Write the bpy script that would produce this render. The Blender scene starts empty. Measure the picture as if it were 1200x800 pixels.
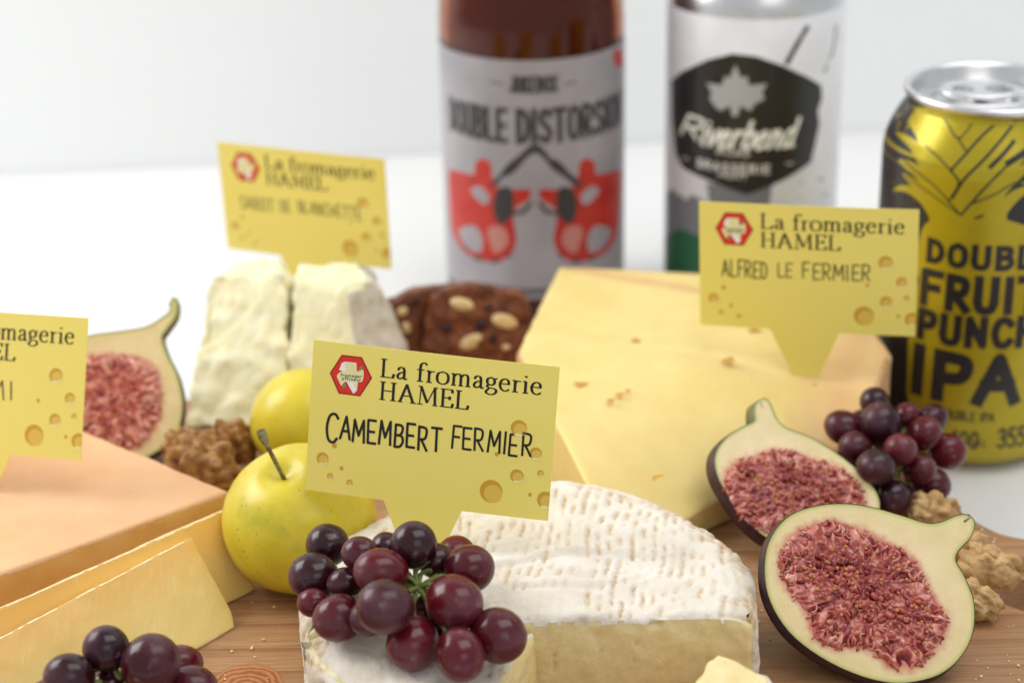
import bpy, math, random
import numpy as np
from mathutils import Vector, Matrix, noise
from mathutils.geometry import delaunay_2d_cdt
random.seed(7)
C = bpy.context.scene
COL = C.collection
MM = 0.001

# ------------------------------------------------------------ camera (millimetres, then metres)
CAMH = 290.0; TH = math.radians(24.1); RHO = math.radians(1.3); FPX = 2200.0
FW = Vector((0, math.cos(TH), -math.sin(TH)))
_R0 = Vector((1, 0, 0)); _U0 = Vector((0, math.sin(TH), math.cos(TH)))
RT = _R0*math.cos(RHO) - _U0*math.sin(RHO)
UP = _U0*math.cos(RHO) + _R0*math.sin(RHO)
EYE = Vector((0, 0, CAMH))
cam = bpy.data.cameras.new('camera'); camo = bpy.data.objects.new('camera', cam); COL.objects.link(camo)
m = Matrix((RT, UP, -FW)).transposed().to_4x4(); m.translation = EYE*MM
camo.matrix_world = m
cam.sensor_width = 36.0; cam.lens = FPX/1200*36.0
cam.clip_start = 0.01; cam.clip_end = 20
cam.dof.use_dof = True; cam.dof.focus_distance = 0.470; cam.dof.aperture_fstop = 9.5
C.camera = camo

# ------------------------------------------------------------ light
w = bpy.data.worlds.new('World'); C.world = w; w.use_nodes = True
bg = w.node_tree.nodes['Background']; bg.inputs[0].default_value = (0.95, 0.98, 1.0, 1); bg.inputs[1].default_value = 0.55
def area(name, loc, target, size, power, color=(1, 1, 1)):
    l = bpy.data.lights.new(name, 'AREA'); l.shape = 'RECTANGLE'; l.size, l.size_y = size
    l.energy = power; l.color = color
    o = bpy.data.objects.new(name, l); COL.objects.link(o)
    o.location = loc
    o.rotation_euler = (Vector(target)-Vector(loc)).to_track_quat('-Z', 'Y').to_euler()
    return o
area('window_light', (-0.60, 0.68, 0.50), (0.0, 0.47, 0.03), (0.5, 0.4), 4.6, (1.0, 0.985, 0.96))
area('overhead_fill', (0.35, 0.45, 0.85), (0.15, 0.80, 0.12), (0.8, 0.45), 3.2, (1.0, 0.99, 0.98))  # added overhead fill, aimed to brighten the wall and back of the table
area('front_fill', (0.35, -0.45, 0.75), (0.0, 0.45, 0.05), (0.6, 0.4), 1.0, (1.0, 0.97, 0.93))  # added weak fill from the camera side, no actual lamp
C.view_settings.view_transform = 'Standard'; C.view_settings.look = 'None'
C.view_settings.exposure = 0.0; C.view_settings.gamma = 1.0
C.render.engine = 'CYCLES'
try: C.cycles.use_denoising = True
except Exception: pass

# ------------------------------------------------------------ picture -> place helpers
def ray(px, py): return FW + RT*((px-600)/FPX) - UP*((py-400)/FPX)
def PZ(px, py, z):
    d = ray(px, py); return EYE + d*((z-CAMH)/d.z)
def PY(px, py, y):
    d = ray(px, py); return EYE + d*(y/d.y)
def depth(p): return (p-EYE).dot(FW)
def proj(p):
    q = Vector(p)-EYE; z = q.dot(FW); return (600+FPX*q.dot(RT)/z, 400-FPX*q.dot(UP)/z)

# ------------------------------------------------------------ mesh helpers
def tag(o, label=None, cat=None, group=None, kind=None):
    if label: o['label'] = label
    if cat: o['category'] = cat
    if group: o['group'] = group
    if kind: o['kind'] = kind
    return o
def thing(name, loc, label, cat, group=None):
    o = bpy.data.objects.new(name, None); COL.objects.link(o); o.location = Vector(loc)*MM
    o.empty_display_size = 0.01
    return tag(o, label, cat, group)
def mk(name, V, F, mat, parent=None, origin=None, smooth=True, attrs=None):
    """V in world millimetres."""
    o0 = Vector(parent.location)/MM if parent is not None else Vector(origin or (0, 0, 0))
    pp = parent
    if parent is not None and parent.parent is not None: o0 = Vector(parent.parent.location)/MM
    me = bpy.data.meshes.new(name)
    A = (np.array([tuple(v) for v in V], dtype=float)-np.array(o0))*MM
    me.from_pydata(A.tolist(), [], [tuple(int(i) for i in f) for f in F])
    if attrs:
        for k, a in attrs.items():
            at = me.attributes.new(k, 'FLOAT', 'POINT'); at.data.foreach_set('value', np.asarray(a, dtype=np.float32))
    me.update()
    if smooth: me.polygons.foreach_set('use_smooth', [True]*len(me.polygons))
    me.materials.append(mat)
    o = bpy.data.objects.new(name, me); COL.objects.link(o)
    if parent is not None: o.parent = parent
    else: o.location = o0*MM
    return o
def vnormals(V, F):
    V = np.asarray(V, float); N = np.zeros_like(V)
    for n in (3, 4):
        f = np.array([x for x in F if len(x) == n], dtype=int)
        if len(f) == 0: continue
        a = V[f[:, 0]]; b = V[f[:, 1]]; c = V[f[:, 2]] if n == 3 else V[f[:, 3]]
        if n == 4: fn = np.cross(V[f[:, 2]]-V[f[:, 0]], V[f[:, 3]]-V[f[:, 1]])
        else: fn = np.cross(b-a, c-a)
        for k in range(n): np.add.at(N, f[:, k], fn)
    L = np.linalg.norm(N, axis=1); L[L < 1e-12] = 1
    return N/L[:, None]
def nz(p, s, o=0.0): return noise.noise(Vector((p[0]/s+o, p[1]/s+o*1.7, p[2]/s-o)))
def subset(V, F, keep, attrs=None):
    F2 = [f for i, f in enumerate(F) if keep[i]]
    used = sorted({i for f in F2 for i in f}); mp = {u: k for k, u in enumerate(used)}
    A2 = {k: np.asarray(a)[used] for k, a in attrs.items()} if attrs else None
    return [V[u] for u in used], [tuple(mp[i] for i in f) for f in F2], A2

def resample(poly, step, closed=True):
    out = []; n = len(poly)
    for i in range(n if closed else n-1):
        a = Vector(poly[i]); b = Vector(poly[(i+1) % n]); k = max(1, int(round((b-a).length/step)))
        for j in range(k): out.append(a.lerp(b, j/k))
    if not closed: out.append(Vector(poly[-1]))
    return out
def crom(pts, n=6, closed=False):
    P = [Vector(p) for p in pts]; N = len(P); out = []
    rng = range(N) if closed else range(N-1)
    for i in rng:
        if closed: p0, p1, p2, p3 = P[i-1], P[i], P[(i+1) % N], P[(i+2) % N]
        else: p0 = P[max(i-1, 0)]; p1 = P[i]; p2 = P[i+1]; p3 = P[min(i+2, N-1)]
        for j in range(n):
            t = j/n
            out.append(0.5*((2*p1)+(-p0+p2)*t+(2*p0-5*p1+4*p2-p3)*t*t+(-p0+3*p1-3*p2+p3)*t**3))
    if not closed: out.append(P[-1])
    return out
def area2(p): return 0.5*sum(p[i][0]*p[(i+1) % len(p)][1]-p[(i+1) % len(p)][0]*p[i][1] for i in range(len(p)))
def ccw(p): return list(p) if area2(p) > 0 else list(reversed(p))
def inpoly(x, y, poly):
    c = False; n = len(poly); j = n-1
    for i in range(n):
        xi, yi = poly[i][0], poly[i][1]; xj, yj = poly[j][0], poly[j][1]
        if (yi > y) != (yj > y) and x < (xj-xi)*(y-yi)/(yj-yi)+xi: c = not c
        j = i
    return c
def dist_poly(X, poly):
    """distance of Nx2 points to closed polygon"""
    P = np.array([(p[0], p[1]) for p in poly]); Q = np.roll(P, -1, axis=0); D = np.full(len(X), 1e9)
    for a, b in zip(P, Q):
        ab = b-a; t = np.clip(((X-a)@ab)/max(ab@ab, 1e-12), 0, 1)
        D = np.minimum(D, np.linalg.norm(X-a-t[:, None]*ab, axis=1))
    return D
def fill(polys, step=None):
    """union of simple 2D polygons -> verts, tris; optional inner grid of points"""
    pts = []; faces = []
    for p in polys:
        p = ccw([(q[0], q[1]) for q in p]); b = len(pts); pts += [Vector(q) for q in p]
        faces.append(list(range(b, b+len(p))))
    if step:
        a = np.array([tuple(q) for q in pts]); lo = a.min(0); hi = a.max(0)
        r = 0; y = lo[1]+step*.5
        while y < hi[1]:
            x = lo[0]+step*(.5 if r % 2 else .25)
            while x < hi[0]:
                pts.append(Vector((x+random.uniform(-.1, .1)*step, y))); x += step
            y += step*.87; r += 1
    eds = [(q[i], q[(i+1) % len(q)]) for q in faces for i in range(len(q))]
    v, e, f, _, _, _ = delaunay_2d_cdt(pts, eds, [], 0, 1e-6)
    VA = np.array([tuple(p) for p in v]); FA = np.array([t for t in f if len(t) == 3]); f = [tuple(int(i) for i in t) for t in FA]
    CT = VA[FA].mean(1); IN = np.zeros(len(FA), bool)
    for q in faces:
        P = np.array([tuple(pts[i]) for i in q]); lo = P.min(0); hi = P.max(0)
        sel = np.where((~IN) & (CT[:, 0] > lo[0]) & (CT[:, 0] < hi[0]) & (CT[:, 1] > lo[1]) & (CT[:, 1] < hi[1]))[0]
        if len(sel) == 0: continue
        x = CT[sel, 0]; y = CT[sel, 1]; c = np.zeros(len(sel), bool); Q = np.roll(P, 1, axis=0)
        for (xi, yi), (xj, yj) in zip(P, Q):
            if yi == yj: continue
            c ^= ((yi > y) != (yj > y)) & (x < (xj-xi)*(y-yi)/(yj-yi)+xi)
        IN[sel[c]] = True
    out = []
    for t, ok in zip(f, IN):
        if not ok: continue
        a = area2([v[i] for i in t])
        if abs(a) < 1e-10: continue
        out.append(tuple(t) if a > 0 else tuple(reversed(t)))
    used = sorted({i for t in out for i in t}); mp = {u: k for k, u in enumerate(used)}
    return [v[u] for u in used], [tuple(mp[i] for i in t) for t in out]
def slab(outline, z0, z1, step=1.5, bev=1.0, side=None, nb=3, bevbot=None):
    """rounded prism: 2D outline (ccw) -> V (x,y,z), F, kind per face ('s','b','t')"""
    base = resample(ccw(outline), step); n = len(base)
    nor = []
    for i in range(n):
        a = (base[i]-base[i-1]); b = (base[(i+1) % n]-base[i])
        na = Vector((-a.y, a.x)).normalized(); nb_ = Vector((-b.y, b.x)).normalized()
        s = (na+nb_); l = s.length
        s = s/l if l > 1e-6 else na
        nor.append(s*min(1.5, 1/max(.4, s.dot(na))))
    rings = []
    bb = bev if bevbot is None else bevbot
    for k in range(nb): a = k/nb*math.pi/2; rings.append((bb*(1-math.sin(a)), z0+bb*(1-math.cos(a))))
    ks = max(1, int((z1-z0-bev-bb)/(side or step)))
    for k in range(ks+1): rings.append((0, z0+bb+(z1-z0-bev-bb)*k/ks))
    for k in range(1, nb+1): a = k/nb*math.pi/2; rings.append((bev*(1-math.cos(a)), z1-bev*(1-math.sin(a))))
    V = []; F = []; K = []
    for ins, z in rings:
        for i in range(n): q = base[i]+nor[i]*ins; V.append((q.x, q.y, z))
    R = len(rings)
    for r in range(R-1):
        for i in range(n):
            j = (i+1) % n; F.append((r*n+i, r*n+j, (r+1)*n+j, (r+1)*n+i)); K.append('s')
    for which in ('t', 'b'):
        off = (R-1)*n if which == 't' else 0
        ring = [Vector((V[off+i][0], V[off+i][1])) for i in range(n)]
        pts = list(ring); a = np.array([tuple(q) for q in ring]); lo = a.min(0); hi = a.max(0)
        st = step if which == 't' else step*3
        cand = []
        y = lo[1]+st*.5; r = 0
        while y < hi[1]:
            x = lo[0]+st*(.5 if r % 2 else .2)
            while x < hi[0]: cand.append((x, y)); x += st
            y += st*.87; r += 1
        if cand:
            cand = np.array(cand); d = dist_poly(cand, ring)
            pts += [Vector(c) for c, dd in zip(cand, d) if dd > st*.45 and inpoly(c[0], c[1], ring)]
        v, e, f, ov, _, _ = delaunay_2d_cdt(pts, [], [list(range(n))], 1, 1e-7)
        zz = rings[-1][1] if which == 't' else rings[0][1]
        idx = {}
        for k, o in enumerate(ov):
            hit = [q for q in o if q < n]
            if hit: idx[k] = off+hit[0]
            else: idx[k] = len(V); V.append((v[k].x, v[k].y, zz))
        for t in f:
            t = tuple(idx[i] for i in t)
            if len(set(t)) < 3: continue
            a = area2([V[i] for i in t])
            if (a > 0) != (which == 't'): t = tuple(reversed(t))
            F.append(t); K.append(which)
    return V, F, K
def lathe(profile, cx, cy, seg=64):
    V = []; F = []
    for r, z in profile:
        for i in range(seg):
            a = 2*math.pi*i/seg; V.append((cx+r*math.cos(a), cy+r*math.sin(a), z))
    for k in range(len(profile)-1):
        for i in range(seg):
            j = (i+1) % seg; F.append((k*seg+i, k*seg+j, (k+1)*seg+j, (k+1)*seg+i))
    return V, F
def tube(pts, rad, seg=8, cap=True):
    P = [Vector(p) for p in pts]; n = len(P); V = []; F = []
    rad = rad if isinstance(rad, (list, tuple)) else [rad]*n
    t0 = (P[1]-P[0]).normalized(); u = t0.orthogonal().normalized()
    for i in range(n):
        t = (P[min(i+1, n-1)]-P[max(i-1, 0)]).normalized(); u = (u-t*u.dot(t)).normalized(); w_ = t.cross(u)
        for k in range(seg):
            a = 2*math.pi*k/seg; V.append(tuple(P[i]+(u*math.cos(a)+w_*math.sin(a))*rad[i]))
    for i in range(n-1):
        for k in range(seg):
            j = (k+1) % seg; F.append((i*seg+k, i*seg+j, (i+1)*seg+j, (i+1)*seg+k))
    if cap:
        V.append(tuple(P[0])); V.append(tuple(P[-1])); a, b = len(V)-2, len(V)-1
        for k in range(seg):
            j = (k+1) % seg; F.append((a, j, k)); F.append((b, (n-1)*seg+k, (n-1)*seg+j))
    return V, F
def join(parts):
    V = []; F = []
    for v, f in parts:
        b = len(V); V += [tuple(x) for x in v]; F += [tuple(i+b for i in t) for t in f]
    return V, F
def sphere(nu=24, nv=16):
    V = [(0, 0, 1)]; F = []
    for j in range(1, nv):
        t = math.pi*j/nv
        for i in range(nu): a = 2*math.pi*i/nu; V.append((math.sin(t)*math.cos(a), math.sin(t)*math.sin(a), math.cos(t)))
    V.append((0, 0, -1)); L = len(V)-1
    for i in range(nu):
        F.append((0, 1+i, 1+(i+1) % nu)); b = 1+(nv-2)*nu; F.append((L, b+(i+1) % nu, b+i))
    for j in range(nv-2):
        for i in range(nu):
            k = (i+1) % nu; a = 1+j*nu; F.append((a+i, a+nu+i, a+nu+k, a+k))
    return V, F
def basis(zax, xhint=(1, 0, 0)):
    z = Vector(zax).normalized(); x = Vector(xhint); x = (x-z*x.dot(z)).normalized(); return x, z.cross(x), z

# ------------------------------------------------------------ materials
class NT:
    def __init__(s, name):
        s.m = bpy.data.materials.new(name); s.m.use_nodes = True; s.t = s.m.node_tree; s.N = s.t.nodes
        s.p = s.N['Principled BSDF']; s._co = None
    def n(s, typ, **kw):
        x = s.N.new(typ)
        for k, v in kw.items():
            if k.startswith('_'): setattr(x, k[1:], v)
            else: s.set(x.inputs[k.replace('__', ' ')], v)
        return x
    def set(s, inp, v):
        if hasattr(v, 'links') or isinstance(v, bpy.types.NodeSocket): s.t.links.new(v, inp)
        else: inp.default_value = v
    def co(s, scale=(1, 1, 1), rot=(0, 0, 0)):
        tc = s.N.new('ShaderNodeTexCoord'); mp = s.N.new('ShaderNodeMapping')
        mp.inputs['Scale'].default_value = [1000*k for k in scale]; mp.inputs['Rotation'].default_value = rot
        s.t.links.new(tc.outputs['Object'], mp.inputs['Vector']); return mp.outputs[0]
    def noise(s, size, detail=4, rough=.55, scale=(1, 1, 1), dist=0, rot=(0, 0, 0)):
        x = s.n('ShaderNodeTexNoise', Vector=s.co(scale, rot), Scale=1/size, Detail=detail, Roughness=rough, Distortion=dist)
        return x.outputs['Fac']
    def vor(s, size, feature='F1', scale=(1, 1, 1)):
        x = s.N.new('ShaderNodeTexVoronoi'); x.feature = feature; s.set(x.inputs['Vector'], s.co(scale)); x.inputs['Scale'].default_value = 1/size
        return x.outputs['Distance']
    def ramp(s, fac, stops):
        r = s.N.new('ShaderNodeValToRGB'); s.set(r.inputs[0], fac); e = r.color_ramp.elements
        while len(e) < len(stops): e.new(0.5)
        for k, (p, c) in enumerate(stops):
            e[k].position = p; e[k].color = (*c, 1) if not isinstance(c, (int, float)) else (c, c, c, 1)
        return r.outputs[0]
    def mix(s, fac, a, b, mode='MIX'):
        x = s.N.new('ShaderNodeMix'); x.data_type = 'RGBA'; x.blend_type = mode
        s.set(x.inputs[0], fac)
        for i, v in ((6, a), (7, b)): s.set(x.inputs[i], (*v, 1) if isinstance(v, tuple) and len(v) == 3 else v)
        return x.outputs[2]
    def math(s, op, a, b=0.0):
        x = s.N.new('ShaderNodeMath'); x.operation = op; s.set(x.inputs[0], a); s.set(x.inputs[1], b); return x.outputs[0]
    def attr(s, name):
        x = s.N.new('ShaderNodeAttribute'); x.attribute_name = name; return x.outputs['Fac']
    def bump(s, h, dist=0.1, strength=1.0):
        x = s.N.new('ShaderNodeBump'); x.inputs['Strength'].default_value = strength; x.inputs['Distance'].default_value = dist*MM
        s.set(x.inputs['Height'], h)
        prev = s.p.inputs['Normal'].links
        if prev: s.t.links.new(prev[0].from_socket, x.inputs['Normal'])
        s.t.links.new(x.outputs[0], s.p.inputs['Normal'])
    def done(s, color=None, rough=.5, sss=0, sssr=(1, .6, .3), sssmm=2.0, coat=0, spec=.5, metal=0, trans=0, ior=1.45, coatr=.05):
        p = s.p
        if color is not None: s.set(p.inputs['Base Color'], (*color, 1) if isinstance(color, tuple) else color)
        s.set(p.inputs['Roughness'], rough)
        p.inputs['Specular IOR Level'].default_value = spec; p.inputs['Metallic'].default_value = metal
        p.inputs['Coat Weight'].default_value = coat; p.inputs['Coat Roughness'].default_value = coatr
        p.inputs['Transmission Weight'].default_value = trans; p.inputs['IOR'].default_value = ior
        if sss:
            p.inputs['Subsurface Weight'].default_value = sss; p.inputs['Subsurface Radius'].default_value = sssr
            p.inputs['Subsurface Scale'].default_value = sssmm*MM
        return s.m
def srgb(r, g, b):
    f = lambda c: (c/255/12.92) if c/255 <= .04045 else ((c/255+.055)/1.055)**2.4
    return (f(r), f(g), f(b))
def plain(name, col, rough=.5, **k): return NT(name).done(col, rough, **k)

def m_table():
    t = NT('white_table_paint'); n = t.noise(120, 3); c = t.ramp(n, [(.3, (.80, .80, .795)), (.7, (.83, .83, .825))])
    t.bump(t.noise(1.5, 3), .02); return t.done(c, .45)
def m_wall():
    t = NT('white_wall_paint'); c = t.ramp(t.noise(400, 2), [(.3, (.85, .87, .875)), (.7, (.87, .885, .89))])
    t.bump(t.noise(4, 3), .05); return t.done(c, .8)
def m_wood():
    t = NT('board_wood')
    big = t.noise(34, 3, .5, (.12, 1, 1), 1.2, (0, 0, .10))
    rings = t.N.new('ShaderNodeTexWave'); rings.wave_type = 'BANDS'; rings.bands_direction = 'Y'; rings.wave_profile = 'SAW'
    t.set(rings.inputs['Vector'], t.co((.10, 1, 1), (0, 0, .10))); rings.inputs['Scale'].default_value = .03
    rings.inputs['Distortion'].default_value = 7; rings.inputs['Detail'].default_value = 3; rings.inputs['Detail Scale'].default_value = .35
    fine = t.noise(.7, 5, .7, (.035, 1, 1), 0, (0, 0, .10))
    c = t.ramp(rings.outputs['Fac'], [(0, srgb(192, 150, 108)), (.7, srgb(184, 138, 96)), (.93, srgb(166, 118, 78)), (1, srgb(124, 82, 52))])
    c = t.mix(t.ramp(big, [(.35, 0.0), (.7, .55)]), c, srgb(198, 160, 120))
    c = t.mix(t.ramp(fine, [(.36, .6), (.56, 0.0)]), c, srgb(128, 84, 54))
    c = t.mix(t.ramp(t.noise(46, 2), [(.35, 0.0), (.7, .5)]), c, srgb(158, 114, 78))
    # knot near the left edge of the picture
    g = t.N.new('ShaderNodeNewGeometry'); s = t.N.new('ShaderNodeVectorMath'); s.operation = 'SUBTRACT'
    kp = PZ(287, 806, 20)*MM
    t.set(s.inputs[0], g.outputs['Position']); s.inputs[1].default_value = kp
    s2 = t.N.new('ShaderNodeVectorMath'); s2.operation = 'MULTIPLY'; t.set(s2.inputs[0], s.outputs[0]); s2.inputs[1].default_value = (1000, 900, 0)
    ln = t.N.new('ShaderNodeVectorMath'); ln.operation = 'LENGTH'; t.set(ln.inputs[0], s2.outputs[0])
    d = t.math('ADD', ln.outputs['Value'], t.math('MULTIPLY', t.noise(6, 3), 4))
    kr = t.math('MULTIPLY', t.math('ADD', t.math('SINE', t.math('MULTIPLY', d, 4.2)), 1.0), .5)
    kc = t.mix(kr, srgb(150, 88, 52), srgb(196, 132, 84))
    c = t.mix(t.ramp(t.math('DIVIDE', d, 20), [(.52, 1.0), (.62, 0.0)]), c, kc)
    t.bump(fine, .12, .8); t.bump(rings.outputs['Fac'], .1, .4)
    return t.done(c, t.ramp(fine, [(.3, .5), (.7, .38)]), spec=.4)
def m_paste(name, a, b, bump=.15, size=6, rough=.42, sss=.35, coat=0.0, fine=1.0):
    t = NT(name); c = t.ramp(t.noise(size, 4), [(.3, a), (.7, b)])
    c = t.mix(t.ramp(t.noise(1.6, 3, .6, (1, 1, 1)), [(.60, 0.0), (.8, .35)]), c, tuple(min(1, x*1.25+.03) for x in b))
    t.bump(t.noise(2.2, 3, .6, (1, .06, .4), 0, (0, 0, .6)), bump*1.6, .5); t.bump(t.noise(5, 4), bump*2, .6); t.bump(t.noise(fine, 4, .65), bump, .7)
    return t.done(c, t.ramp(t.noise(9, 3), [(.3, rough-.08), (.7, rough+.12)]), sss=sss, sssr=(1, .75, .35), sssmm=3.0, coat=coat)
def m_wedge():
    t = NT('firm_yellow_paste'); k = t.math('ADD', t.attr('rim'), t.math('MULTIPLY', t.math('SUBTRACT', t.noise(9, 4), .5), .35))
    c = t.ramp(t.noise(16, 4), [(.3, srgb(236, 210, 132)), (.7, srgb(242, 220, 148))])
    c = t.mix(t.ramp(k, [(.15, 0.0), (.95, .8)]), c, srgb(222, 176, 124))
    sc = t.noise(1.2, 4, .6, (1, .05, .4), 0, (0, 0, .6)); c = t.mix(t.ramp(sc, [(.62, 0.0), (.8, .35)]), c, srgb(250, 238, 196))
    t.bump(sc, .14, .6); t.bump(t.noise(6, 4), .2, .6); t.bump(t.noise(1, 4), .07, .7)
    return t.done(c, t.ramp(t.noise(9, 4), [(.3, .32), (.7, .55)]), sss=.4, sssr=(1, .75, .35), sssmm=3.0)
def m_slice():
    t = NT('slice_paste'); k = t.attr('warm')
    c = t.mix(t.math('ADD', k, t.math('MULTIPLY', t.noise(12, 4), .35)), srgb(236, 212, 132), srgb(242, 194, 104))
    st = t.ramp(t.noise(1.3, 4, .6, (1, .12, .25), 0, (0, 0, .7)), [(.6, 0.0), (.78, .4)])
    c = t.mix(st, c, srgb(248, 236, 190))
    t.bump(t.noise(1.3, 4, .6, (1, .12, .25), 0, (0, 0, .7)), .12, .7); t.bump(t.noise(4, 3), .2, .6)
    return t.done(c, t.ramp(t.noise(7, 3), [(.3, .26), (.7, .45)]), sss=.5, sssr=(1, .75, .35), sssmm=3.0)
def m_rind_white():
    t = NT('bloomy_white_rind'); g = t.attr('groove')
    c = t.ramp(t.noise(9, 5), [(.3, srgb(232, 222, 206)), (.7, srgb(244, 238, 226))])
    och = t.ramp(t.noise(5, 4), [(.35, srgb(214, 184, 134)), (.7, srgb(196, 158, 110))])
    fac = t.math('MULTIPLY', g, t.ramp(t.noise(2.2, 4, .7), [(.34, .25), (.56, 1.0)]))
    c = t.mix(fac, c, och)
    pink = t.ramp(t.noise(22, 3), [(.5, 0.0), (.75, .35)])
    c = t.mix(pink, c, srgb(222, 200, 188))
    c = t.mix(t.ramp(t.noise(3.6, 6, .7), [(.60, 0.0), (.72, .55)]), c, srgb(222, 192, 140))
    t.bump(t.noise(.8, 5, .7), .34, .9); t.bump(t.noise(2.5, 4), .4, .7)
    return t.done(c, .75, sss=.15, sssmm=1.5, spec=.3)
def m_noise(name, stops, size=5, rough=.5, bump=.1, bs=1.0, detail=4, **k):
    t = NT(name); c = t.ramp(t.noise(size, detail), stops)
    if bump: t.bump(t.noise(bs, 4, .6), bump, .8)
    return t.done(c, rough, **k)
def m_grape():
    t = NT('grape_skin'); oi = t.N.new('ShaderNodeObjectInfo')
    base = t.ramp(oi.outputs['Random'], [(0, srgb(40, 12, 22)), (.4, srgb(62, 13, 23)), (.75, srgb(100, 18, 28)), (1, srgb(46, 16, 28))])
    n = t.noise(4.2, 3, .5); base = t.mix(t.ramp(n, [(.45, 0.0), (.78, .5)]), base, srgb(104, 26, 36))
    bl = t.ramp(t.noise(2.6, 6, .7),  [(.44, .0), (.70, .24)])
    c = t.mix(bl, base, srgb(126, 100, 120))
    spk = t.ramp(t.noise(.55, 2), [(.66, 0.0), (.74, .35)]); c = t.mix(spk, c, srgb(150, 128, 130))
    t.bump(t.noise(1.2, 3), .03, .5)
    return t.done(c, t.ramp(t.noise(3.4, 5, .62), [(.40, .16), (.7, .42)]), sss=.25, sssr=(1, .15, .15), sssmm=3.0, spec=.45, coat=.05, coatr=.2)
def m_apple():
    t = NT('yellow_apple_skin')
    c = t.ramp(t.noise(16, 3), [(.3, srgb(206, 188, 40)), (.55, srgb(222, 202, 56)), (.75, srgb(184, 178, 40))])
    v = t.vor(1.9); c = t.mix(t.ramp(v, [(.04, .45), (.14, 0.0)]), c, srgb(240, 232, 140))
    sp = t.ramp(t.noise(1.0, 2), [(.70, 0.0), (.74, .85)]); c = t.mix(sp, c, srgb(96, 70, 30))
    sc = t.ramp(t.noise(7, 5, .7), [(.66, 0.0), (.76, .4)]); c = t.mix(sc, c, srgb(186, 160, 84))
    t.bump(t.noise(3, 3), .06, .5)
    return t.done(c, .34, sss=.3, sssr=(1, .85, .2), sssmm=2.5, coat=.15, coatr=.2)
def m_flesh():
    t = NT('fig_flesh'); e = t.attr('edge')
    c = t.ramp(e, [(0.0, srgb(150, 160, 84)), (.05, srgb(200, 196, 124)), (.16, srgb(230, 212, 158)), (1, srgb(238, 216, 172))])
    c = t.mix(t.ramp(t.noise(7, 4), [(.45, 0.0), (.7, .4)]), c, srgb(214, 190, 132))
    c = t.mix(t.attr('pink'), c, srgb(206, 96, 84))
    t.bump(t.noise(1.5, 4), .12, .7); return t.done(c, .4, sss=.3, sssr=(1, .7, .3), sssmm=2, coat=.1)
def m_fskin():
    t = NT('fig_skin'); c = t.ramp(t.noise(5, 5, .6, (1, 1, 1)), [(.3, srgb(40, 20, 30)), (.55, srgb(66, 34, 44)), (.8, srgb(92, 56, 60))])
    c = t.mix(t.attr('neck'), c, srgb(128, 132, 66))
    t.bump(t.noise(1.0, 4), .12, .7); return t.done(c, .42, coat=.1)
def m_strand():
    t = NT('fig_strands'); c = t.ramp(t.attr('tone'), [(0, srgb(84, 12, 16)), (.35, srgb(136, 34, 34)), (.62, srgb(182, 84, 74)), (1, srgb(234, 178, 156))])
    return t.done(c, .22, sss=.35, sssr=(1, .35, .25), sssmm=.9, coat=.35)
def m_nut(name, a, b, c3):
    t = NT(name); c = t.ramp(t.noise(3.2, 5, .65), [(.28, c3), (.5, a), (.72, b)])
    t.bump(t.noise(1.1, 4), .25, .9); return t.done(c, .48, sss=.1, sssmm=1)
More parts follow.
